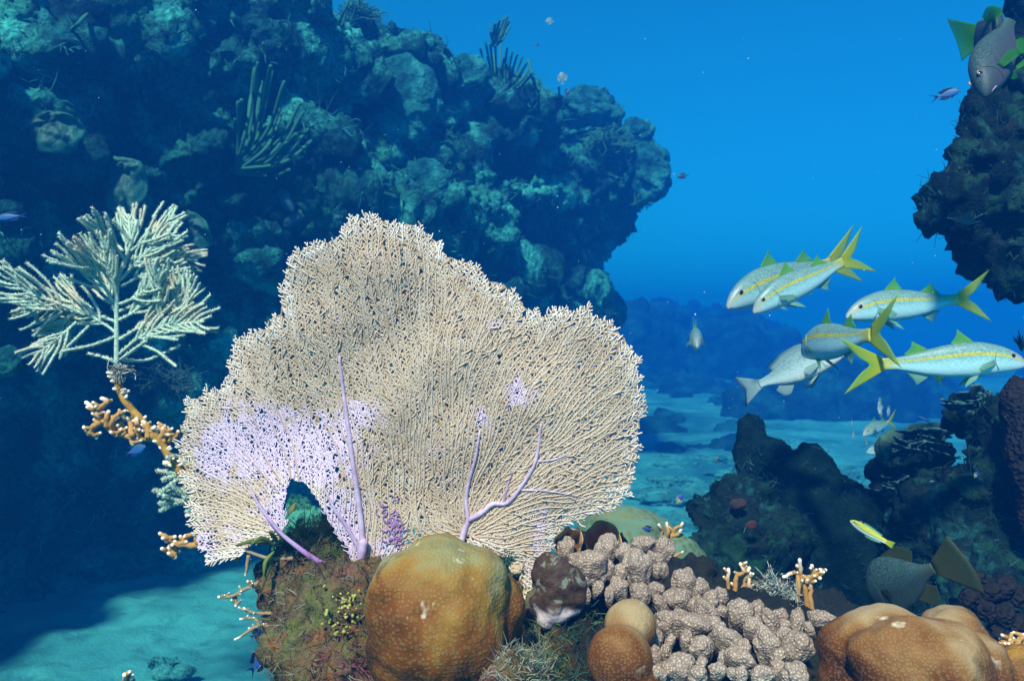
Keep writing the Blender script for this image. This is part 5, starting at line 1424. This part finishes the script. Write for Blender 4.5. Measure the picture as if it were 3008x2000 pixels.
def build_fish(name, label, cat, M, body, skin, fins, eye, bend=0.0, mouth=None, group=None, small=False, gill=.21):
    r = empty(name, (0, 0, 0), label, cat, group); r.matrix_world = M
    V, F, st = loft(*body, nx_=24 if small else 64, ns=14 if small else 28)
    mk('body', bend_pts(V, bend), F, skin, r, st=st)
    xs, top, bot, wid = body[:4]
    for nm, b, e, mt, *o in fins:
        kw = o[0] if o else {}
        pair = kw.get('pair')
        for sg in ((1, -1) if pair else (0,)):
            V, F, st = fin(b, e, n=10 if small else 22, m_=4 if small else 7, th=kw.get('th', .006))
            if pair:
                x0_ = np.array(b)[:, 0].mean(); z0_ = np.array(b)[:, 1].mean()
                V = V - [x0_, 0, z0_]
                V = V @ rotm(sg * kw.get('splay', .5), 0, -sg * kw.get('yaw', 0) * -1).T + [x0_, sg * (np.interp(x0_, xs, wid) * kw.get('off', .85)), z0_]
            mk(nm, bend_pts(V, bend), F, mt, r, st=st)
    ex, ez, er = eye
    w_ = np.interp(ex, xs, wid) * (.90 if er > .0225 else 1)
    for sg in (1, -1):
        V, F = ico(2 if small else 3)
        o = mk('eye', V * [er, er * .42, er] + [ex, sg * (w_ * .80), ez], F, PUPIL if small else IRIS, r)
        if not small: mk('pupil', V * [er * .70, er * .26, er * .70] + [ex - .002, sg * (w_ * .80 + er * .25), ez], F, PUPIL, o)
    if not small and gill:
        for sg in (1, -1):
            zz = np.linspace(np.interp(gill, xs, top) * .62, np.interp(gill, xs, bot) * .72, 14); xx = gill + .025 * np.sin(np.linspace(0, np.pi, 14))
            sz = (zz - (np.interp(xx, xs, top) + np.interp(xx, xs, bot)) / 2) / ((np.interp(xx, xs, top) - np.interp(xx, xs, bot)) / 2)
            yy = np.interp(xx, xs, wid) * np.sqrt(np.clip(1 - sz ** 2, 0, 1)) ** (2 / 2.3) + .001
            V, F, li, al = tubes([(np.c_[xx, sg * yy, zz], np.full(14, .0032))], 5)
            mk('gill_cover', V, F, skin, r, st=np.full((len(V), 3), .9) * [.2, 1, 1])
    if mouth:
        V, F, li, al = tubes([(np.array([[x, y * np.interp(x, xs, wid) * .95, z] for x, y, z in mouth]), np.full(len(mouth), .0035))], 5)
        mk('mouth', V, F, PUPIL if small else plain('lip', (.35, .30, .28)), r)
    return r
def copy_tree(o, parent=None):
    c = o.copy(); COL.objects.link(c); c.parent = parent
    for ch in o.children: copy_tree(ch, c)
    return c
GXS = [0, .03, .07, .13, .20, .30, .42, .55, .68, .80, .90, 1.0]
GTOP = [-.052, -.010, .024, .062, .090, .116, .121, .108, .084, .058, .044, .046]
GBOT = [-.078, -.098, -.108, -.116, -.124, -.132, -.134, -.126, -.104, -.070, -.044, -.040]
GWID = [.010, .026, .040, .054, .064, .070, .068, .060, .046, .030, .018, .012]
GFINS = [('tail_fin', [(.975, -.036), (1.0, .0), (.975, .042)], [(1.30, -.205), (1.17, -.06), (1.095, .005), (1.17, .07), (1.30, .225)], YFIN),
         ('dorsal_fin', [(.335, .108), (.41, .116), (.475, .112)], [(.452, .218), (.468, .165), (.505, .116)], GFIN),
         ('dorsal_fin', [(.66, .082), (.72, .070), (.79, .054)], [(.775, .155), (.792, .105), (.84, .060)], GFIN),
         ('anal_fin', [(.66, -.104), (.72, -.090), (.78, -.072)], [(.765, -.170), (.785, -.125), (.825, -.075)], CFIN),
         ('pelvic_fin', [(.31, -.122), (.335, -.126), (.36, -.126)], [(.455, -.215), (.44, -.18), (.405, -.14)], CFIN, {'pair': True, 'splay': .45, 'off': .4}),
         ('pectoral_fin', [(.235, -.055), (.24, -.035), (.245, -.015)], [(.35, -.095), (.375, -.075), (.345, -.045)], CFIN, {'pair': True, 'splay': 0, 'yaw': .35, 'off': .99, 'th': .004})]
GB = (GXS, GTOP, GBOT, GWID)
GRP = 'yellow striped goatfish by the right reef'
# nose and tail-root pixels, distances
gm = ((2196, 915), 1.95, (2480, 768), 2.02)
g0 = build_fish('goatfish', 'silver yellow striped fish with raised tail, nose down, in front of a dimmer twin', 'fish', frame(P(2205, 895, 1.95), P(2478, 770, 2.03)), GB, GOAT, GFINS, (.108, .0, .0255), 0.0, [(.006, -1, -.075), (.0, 0, -.078), (.006, 1, -.075)], GRP)
for lab, n, ny_, t, ty in [
        ('dimmer striped fish half hidden behind the one with the raised tail', (2130, 872), 2.35, (2440, 775), 2.55),
        ('striped fish heading left with its head above the turning fish', (2484, 905), 1.85, (2815, 880), 1.90),
        ('small far goatfish among the pale fish above the lettuce coral', (2535, 1268), 3.6, (2612, 1240), 3.75)]:
    c = copy_tree(g0); c.matrix_world = frame(P(*n, ny_), P(*t, ty)); c['label'] = lab
build_fish('goatfish', 'biggest striped fish facing right, snout cut by the right edge', 'fish', frame(P(3014, 1042, 1.58), P(2585, 1070, 1.62)), GB, GOAT, GFINS, (.108, .0, .0255), .09, [(.006, -1, -.075), (.0, 0, -.078), (.006, 1, -.075)], GRP)
build_fish('goatfish', 'striped fish turned away, showing its flank and broad yellow fork tail', 'fish', frame(P(2357, 1010, 1.95), P(2545, 985, 1.62)), GB, GOAT, GFINS, (.108, .0, .0255), .05, [(.006, -1, -.075), (.0, 0, -.078), (.006, 1, -.075)], GRP)
c = copy_tree(g0); c['label'] = 'lone goatfish swimming towards the viewer over the sand channel'; c.matrix_world = frame(P(2048, 1000, 3.6), P(2038, 985, 4.0))

# silvery fish with the dark edged tail, behind the turning goatfish
def grey_c(top, mid, belly, tailc, tx=.9):
    def f(m, s):
        c = m.ramp(s[1], [(0.0, belly), (0.40, mid), (0.75, top), (1.0, tuple(v * .75 for v in top))])
        return m.mix(m.ramp(s[0], [(tx - .1, 0.0), (1.0, .8)]), c, tailc)
    return f
CHUB = fish_mat('silver_skin', grey_c((.28, .40, .40), (.50, .62, .60), (.74, .78, .74), (.35, .50, .50)), .3, .5, 55, .15)
CHF = fin_mat('silver_fin', (.40, .54, .54), (.30, .46, .46))
SX = [0, .04, .10, .18, .28, .40, .55, .70, .84, .93, 1.0]
ST = [-.03, .02, .065, .12, .165, .185, .175, .13, .070, .050, .050]
SB = [-.055, -.085, -.105, -.13, -.15, -.16, -.155, -.12, -.070, -.048, -.048]
SW = [.012, .04, .06, .075, .085, .085, .075, .055, .03, .018, .012]
SFIN = lambda tm, dm, am: [('tail_fin', [(.98, -.046), (1.0, .0), (.98, .048)], [(1.23, -.175), (1.19, -.07), (1.165, .0), (1.19, .07), (1.23, .18)], tm),
        ('dorsal_fin', [(.28, .155), (.45, .175), (.62, .150), (.80, .085)], [(.31, .235), (.47, .255), (.68, .225), (.86, .165)], dm),
        ('anal_fin', [(.62, -.135), (.70, -.115), (.78, -.09)], [(.70, -.235), (.78, -.23), (.85, -.14)], am),
        ('pelvic_fin', [(.34, -.15), (.37, -.155), (.40, -.155)], [(.46, -.25), (.50, -.26), (.51, -.20)], am, {'pair': True, 'splay': .5, 'off': .4}),
        ('pectoral_fin', [(.27, -.06), (.275, -.04), (.28, -.01)], [(.42, -.13), (.46, -.09), (.42, -.03)], am, {'pair': True, 'splay': 0, 'yaw': .4, 'off': .99, 'th': .004})]
r = build_fish('grey_snapper', 'silvery fish with dark edged tail, its head behind the turning striped fish', 'fish', frame(P(2475, 1030, 1.98), P(2232, 1128, 2.10)), (SX, ST, SB, SW), CHUB, SFIN(CHF, CHF, CHF), (.105, .02, .024), .04, [(.03, -1, -.06), (.0, 0, -.045), (.03, 1, -.06)])
V, F, li, al = tubes([(np.array([[1.235, .045, -.178], [1.195, .045, -.07], [1.172, .045, 0], [1.195, .045, .07], [1.235, .045, .182]]), np.full(5, .008))], 6)
mk('tail_edge', V, F, plain('dark_edge', (.012, .02, .03)), r)

# grey snapper diving in the top right corner
SNAP = fish_mat('snapper_skin', grey_c((.014, .020, .028), (.030, .030, .044), (.06, .055, .07), (.02, .05, .015)), .5, .15, 90, .1)
OLF = fin_mat('olive_fin', (.03, .19, .012), (.018, .22, .015))
r = build_fish('grey_snapper', 'grey snapper with green fins diving nose down in the top right corner', 'fish', frame(P(2878, 278, 1.50), P(2968, 60, 1.60), 0, (-1, -.08, 0.0)), (SX, [v * 1.0 for v in ST], SB, [v * 1.15 for v in SW]), SNAP, [f for f in SFIN(OLF, OLF, OLF) if f[0] not in ('tail_fin', 'dorsal_fin')], (.155, .075, .026), 0.0, [(.09, -1, -.075), (.03, -.6, -.062), (.0, 0, -.05), (.03, .6, -.062), (.09, 1, -.075)])
# its tail sweeps to the left
def fin_px(name, base, edge, mat, root, th=.004, n=22):
    V, F, st = fin([P(*b) for b in base], [P(*e) for e in edge], th=th, n=n)
    inv = np.array(root.matrix_world.inverted())
    V = np.c_[V, np.ones(len(V))] @ inv.T
    return mk(name, V[:, :3], F, mat, root, st=st)
bpy.context.view_layer.update()
V, F, st = loft([0, .5, 1], [.5, .42, .36], [-.5, -.42, -.36], [.16, .10, .05], 20, 16)
A, B = P(2925, 100, 1.60), P(2868, 105, 1.68)
Mx = np.array(r.matrix_world.inverted()) @ np.array(frame(A, B))
V = np.c_[V * [1, 1, .95], np.ones(len(V))] @ Mx.T
mk('tail_base', V[:, :3], F, SNAP, r, st=st * [0, 1, 1] + [.8, 0, 0])
fin_px('tail_fin', [(2880, 78, 1.67), (2872, 105, 1.675), (2878, 134, 1.68)], [(2782, 55, 1.74), (2808, 115, 1.72), (2824, 182, 1.70)], OLF, r)
fin_px('dorsal_fin', [(2910, 78, 1.6), (2925, 60, 1.58), (2945, 42, 1.56)], [(2885, 50, 1.62), (2905, 18, 1.60), (2940, 24, 1.57)], OLF, r)

# olive snapper tucked under the wrasse in the lower right
OLS = fish_mat('olive_snapper_skin', grey_c((.004, .011, .013), (.007, .015, .016), (.018, .026, .020), (.03, .03, .012), .86), .5, .12, 90, .1)
OLF2 = fin_mat('dull_yellow_fin', (.065, .068, .014), (.055, .075, .018))
r = build_fish('grey_snapper', 'dull olive fish turned away behind the white spotted lobed coral', 'fish', frame(P(2550, 1745, 1.42), P(2742, 1668, 1.33)), (SX, [-.03, .10, .20, .30, .36, .37, .32, .22, .11, .075, .07], [-.06, -.16, -.24, -.31, -.34, -.34, -.30, -.22, -.11, -.075, -.07], [v * 1.5 for v in SW]), OLS,
    [('tail_fin', [(.98, -.062), (1.0, .0), (.98, .064)], [(1.41, -.47), (1.45, -.25), (1.44, -.05), (1.41, .12), (1.376, .29)], OLF2),
     ('dorsal_fin', [(.40, .35), (.58, .29), (.78, .14)], [(.46, .38), (.70, .40), (.86, .27)], OLF2),
     ('anal_fin', [(.60, -.27), (.70, -.21), (.80, -.13)], [(.78, -.40), (.88, -.36), (.92, -.20)], OLF2),
     ('pectoral_fin', [(.27, -.06), (.275, -.04), (.28, -.01)], [(.42, -.16), (.46, -.11), (.42, -.03)], OLF2, {'pair': True, 'splay': 0, 'yaw': .4, 'off': .99, 'th': .004})], (.12, .06, .024), 0.0)

# yellow wrasse
def wr_c(m, s):
    c = m.ramp(s[1], [(0.0, (.72, .76, .76)), (0.22, (.66, .70, .62)), (0.29, (.10, .10, .04)), (0.38, (.62, .56, .02)), (0.9, (.70, .62, .01)), (1.0, (.45, .45, .02))])
    return m.mix(m.math('MULTIPLY', m.ramp(s[0], [(0.10, 1.0), (0.3, 0.0)]), m.ramp(s[1], [(.40, 0.0), (.5, 1.0), (.6, 1.0), (.68, 0.0)])), c, (.03, .035, .05))
WRS = fish_mat('wrasse_skin', wr_c, .4, .4, 60, .1)
WX = [0, .05, .14, .3, .5, .7, .88, 1.0]
build_fish('wrasse', 'small bright yellow fish with white belly before the dark coral', 'fish', frame(P(2498, 1528, 1.40), P(2585, 1585, 1.42)), (WX, [0, .04, .075, .105, .105, .09, .06, .05], [-.02, -.05, -.08, -.105, -.105, -.09, -.06, -.05], [.01, .03, .05, .06, .058, .045, .025, .012]), WRS,
    [('tail_fin', [(.98, -.045), (1.0, 0), (.98, .045)], [(1.16, -.085), (1.15, 0), (1.16, .085)], YFIN), ('dorsal_fin', [(.25, .095), (.5, .10), (.85, .06)], [(.28, .135), (.55, .145), (.9, .10)], CFIN),
     ('anal_fin', [(.5, -.1), (.7, -.085), (.88, -.055)], [(.56, -.14), (.75, -.13), (.92, -.09)], CFIN), ('dorsal_spot', [(.30, .10), (.33, .105), (.36, .105)], [(.31, .15), (.34, .152), (.37, .145)], plain('spot', (.01, .01, .012)), {'th': .016})],
    (.10, .02, .017), -.35, None, None, False, .2)

# blue chromis and other small reef fish
def two_c(top, bot, tail=None):
    def f(m, s):
        c = m.ramp(s[1], [(0.3, bot), (0.75, top)])
        return m.mix(m.ramp(s[0], [(.55, 0.0), (.7, 1.0)]), c, tail) if tail else c
    return f
BLUE = fish_mat('blue_chromis_skin', two_c((.010, .020, .10), (.020, .06, .42)), .5, .3, 40, .1)
DBLUE = fish_mat('dark_fish_skin', two_c((.006, .012, .035), (.010, .025, .09)), .5, .3, 40, .1)
DIMB = fish_mat('dim_blue_skin', two_c((.012, .06, .20), (.02, .10, .34)), .5, .3, 40, .1)
PURY = fish_mat('purple_yellow_skin', two_c((.03, .02, .35), (.05, .03, .45), (.55, .50, .02)), .5, .3, 40, .1)
PALE = fish_mat('pale_fish_skin', two_c((.30, .44, .42), (.50, .60, .56)), .4, .4, 40, .1)
BFIN = fin_mat('dark_blue_fin', (.006, .010, .05), (.008, .012, .08)); PFIN = fin_mat('pale_fin', (.35, .48, .44), (.40, .52, .30)); DIMF = fin_mat('dim_fin', (.01, .05, .18), (.015, .07, .24))
CX = [0, .05, .15, .3, .45, .6, .78, .9, 1.0]
def oval(h): return (CX, [0, .30 * h, .62 * h, .92 * h, 1 * h, .86 * h, .5 * h, .24 * h, .2 * h], [-.02, -.32 * h, -.62 * h, -.92 * h, -1 * h, -.86 * h, -.5 * h, -.24 * h, -.2 * h], [.01, .035, .06, .075, .075, .06, .035, .018, .01])
def small_fish(name, label, nose, tail, Y0, Y1, h, skin, finm, tailm=None, fork=.22, group=None):
    f = [('tail_fin', [(.97, -.18 * h), (1.0, 0), (.97, .18 * h)], [(1.38, -fork), (1.20, -fork * .42), (1.12, 0), (1.20, fork * .42), (1.38, fork)], tailm or finm),
         ('dorsal_fin', [(.28, .86 * h), (.5, .95 * h), (.85, .38 * h)], [(.33, 1.25 * h), (.62, 1.42 * h), (.98, .95 * h)], finm),
         ('anal_fin', [(.5, -.93 * h), (.65, -.75 * h), (.84, -.38 * h)], [(.58, -1.25 * h), (.78, -1.25 * h), (.98, -.85 * h)], finm),
         ('pelvic_fin', [(.32, -.90 * h), (.36, -.95 * h), (.40, -.96 * h)], [(.42, -1.35 * h), (.46, -1.4 * h), (.48, -1.15 * h)], finm)]
    return build_fish(name, label, 'fish', frame(P(*nose, Y0), P(*tail, Y1)), oval(h), skin, f, (.10, .07 * h / .2, .028), 0.0, None, group, True)
small_fish('chromis', 'dark blue fork tailed fish left of the diving snapper', (2822, 265), (2755, 285), 1.9, 1.92, .20, DIMB, BFIN)
small_fish('chromis', 'deep blue fork tailed fish lowest over the bright sand', (783, 1908), (744, 1962), 1.15, 1.16, .26, BLUE, BFIN)
small_fish('chromis', 'blue fish half hidden behind the slanting twig left of the rock', (768, 1848), (742, 1868), 1.3, 1.31, .22, BLUE, BFIN)
small_fish('damselfish', 'tiny blue fish with dull yellow tail above the green mound', (2006, 1452), (1990, 1475), 2.0, 2.0, .28, PURY, PFIN, fork=.12)
small_fish('chromis', 'tiny royal blue fish hovering beside the small yellow fire coral', (1886, 1550), (1915, 1555), 1.6, 1.6, .24, BLUE, BFIN, fork=.12)
small_fish('surgeonfish', 'dim blue fish in the dark hollow under the orange fire coral', (428, 1310), (378, 1330), 2.1, 2.12, .22, DIMB, DIMF, fork=.16)
small_fish('wrasse', 'slim dim blue fish cut by the left edge of the picture', (-15, 642), (58, 634), 2.4, 2.4, .15, DIMB, DIMF, fork=.12)
small_fish('damselfish', 'tiny violet and yellow fish on the dark rock at the right', (2870, 1385), (2864, 1400), 1.6, 1.6, .26, PURY, PFIN, fork=.14)
small_fish('damselfish', 'tiny dark fish over the sand left of the knobbed coral', (2115, 1350), (2102, 1348), 2.4, 2.4, .36, DBLUE, PFIN, fork=.12)
small_fish('wrasse', 'faint slender blue fish over the far reef left of the lettuce ledge', (2695, 1222), (2735, 1240), 3.4, 3.4, .08, DIMB, DIMF, fork=.06)
small_fish('chromis', 'small dark fish in open water off the right tip of the wall', (1988, 520), (2016, 516), 5.0, 5.0, .22, DBLUE, BFIN, fork=.14)
small_fish('chromis', 'little dark fish high in open water right of the ridge rods', (1570, 130), (1584, 134), 6.5, 6.5, .2, DBLUE, BFIN, fork=.12)
small_fish('chromis', 'dark rounded fish beside the short whip on the ridge', (1676, 268), (1660, 274), 6.0, 6.0, .42, DBLUE, BFIN, fork=.2)
def serg_c(m, s):
    w_ = m.math('SINE', m.math('MULTIPLY', s[0], 42.0))
    c = m.mix(m.math('GREATER_THAN', w_, .15), (.22, .36, .36), (.02, .05, .07))
    return c
SERG = fish_mat('banded_skin', serg_c, .5, .3, 40, .1)
small_fish('sergeant_fish', 'banded fish hovering tail down above the right ridge', (1650, 212), (1652, 242), 5.4, 5.4, .36, SERG, PFIN, fork=.2)
small_fish('sergeant_fish', 'very faint banded fish in open water near the top', (1602, 62), (1622, 64), 9.0, 9.0, .38, SERG, PFIN, fork=.2)
for nose, tail, h, lb in [((2578, 1200), (2592, 1196), .9, 'round pale fish left of the yellow tailed one in the far group'), ((2607, 1222), (2613, 1196), .38, 'pale fish with upright yellow tail in the far group'), ((2502, 1252), (2503, 1232), .30, 'slim pale fish at the upper left of the far group'),
                      ((2505, 1294), (2508, 1266), .34, 'pale fish with upright yellow tail lowest at the left of the far group'), ((2545, 1312), (2541, 1290), .40, 'pale fish seen head on below the far goatfish'), ((2585, 1300), (2579, 1284), .5, 'plump pale fish below the tail of the far goatfish'), ((2545, 1328), (2588, 1318), .24, 'pale fish lying level at the bottom of the far group')]:
    small_fish('grunt_fish', lb, nose, tail, 3.5, 3.52, h, PALE, PFIN, fork=.2, group='pale fish schooling in the far group')
# dark fin of another fish behind the biggest one
small_fish('damselfish', 'dark green finned fish behind the belly of the biggest striped fish', (2752, 1075), (2762, 1120), 1.78, 1.78, .26, weed_mat('dark_green_skin', (.02, .06, .02), (.04, .12, .03)), OLF, fork=.14)

# small yellow fish peeking through the hole under the left lobe
small_fish('wrasse', 'olive yellow fish half hidden in the notch of the fan behind the rock', (848, 1510), (868, 1475), 1.5, 1.5, .2, fish_mat('olive_yellow', two_c((.16, .14, .02), (.26, .20, .04)), .5, .3, 40, .1), OLF)
m = NT('green_mesh_coral')
f = m.voro(110, 'F1')
GMC = m.done(m.ramp(f, [(.2, (.012, .07, .05)), (.6, (.05, .24, .17))]), .8, m.bump(f, .8, .008), .2)
mass('mound_coral', 'dark green pitted coral seen through the notch of the fan', 'coral', [(895, 1530, 1.55, 55, (1, .7, 1), .4, .15), (880, 1480, 1.56, 34, (1, .7, 1), 0, .15), (930, 1590, 1.5, 60, (1, .7, 1), 0, .15), (860, 1610, 1.52, 60, (1, .7, 1), 0, .15)], .006, GMC, P(895, 1620, 1.53), ((20, .008),))

# ------------------------------------------------------------------ drifting specks
rg = np.random.default_rng(99)
parts = []
V0, F0 = ico(1)
for k in range(170):
    Y = rg.uniform(0.7, 4.5) ; c = P(rg.uniform(0, 3008), rg.uniform(0, 1500), Y)
    if Y > 3.0 and c[0] < -0.5: continue
    parts.append((V0 * np.array([1, 1, rg.uniform(.5, 1.6)]) * rg.uniform(.0003, .0008) * Y ** .5 + c, F0))
V, F = join(parts)
o = mk('marine_snow', V, F, plain('speck', (.55, .6, .58), .8)); tag(o, 'tiny pale specks drifting in the water', 'particles', None, 'stuff')
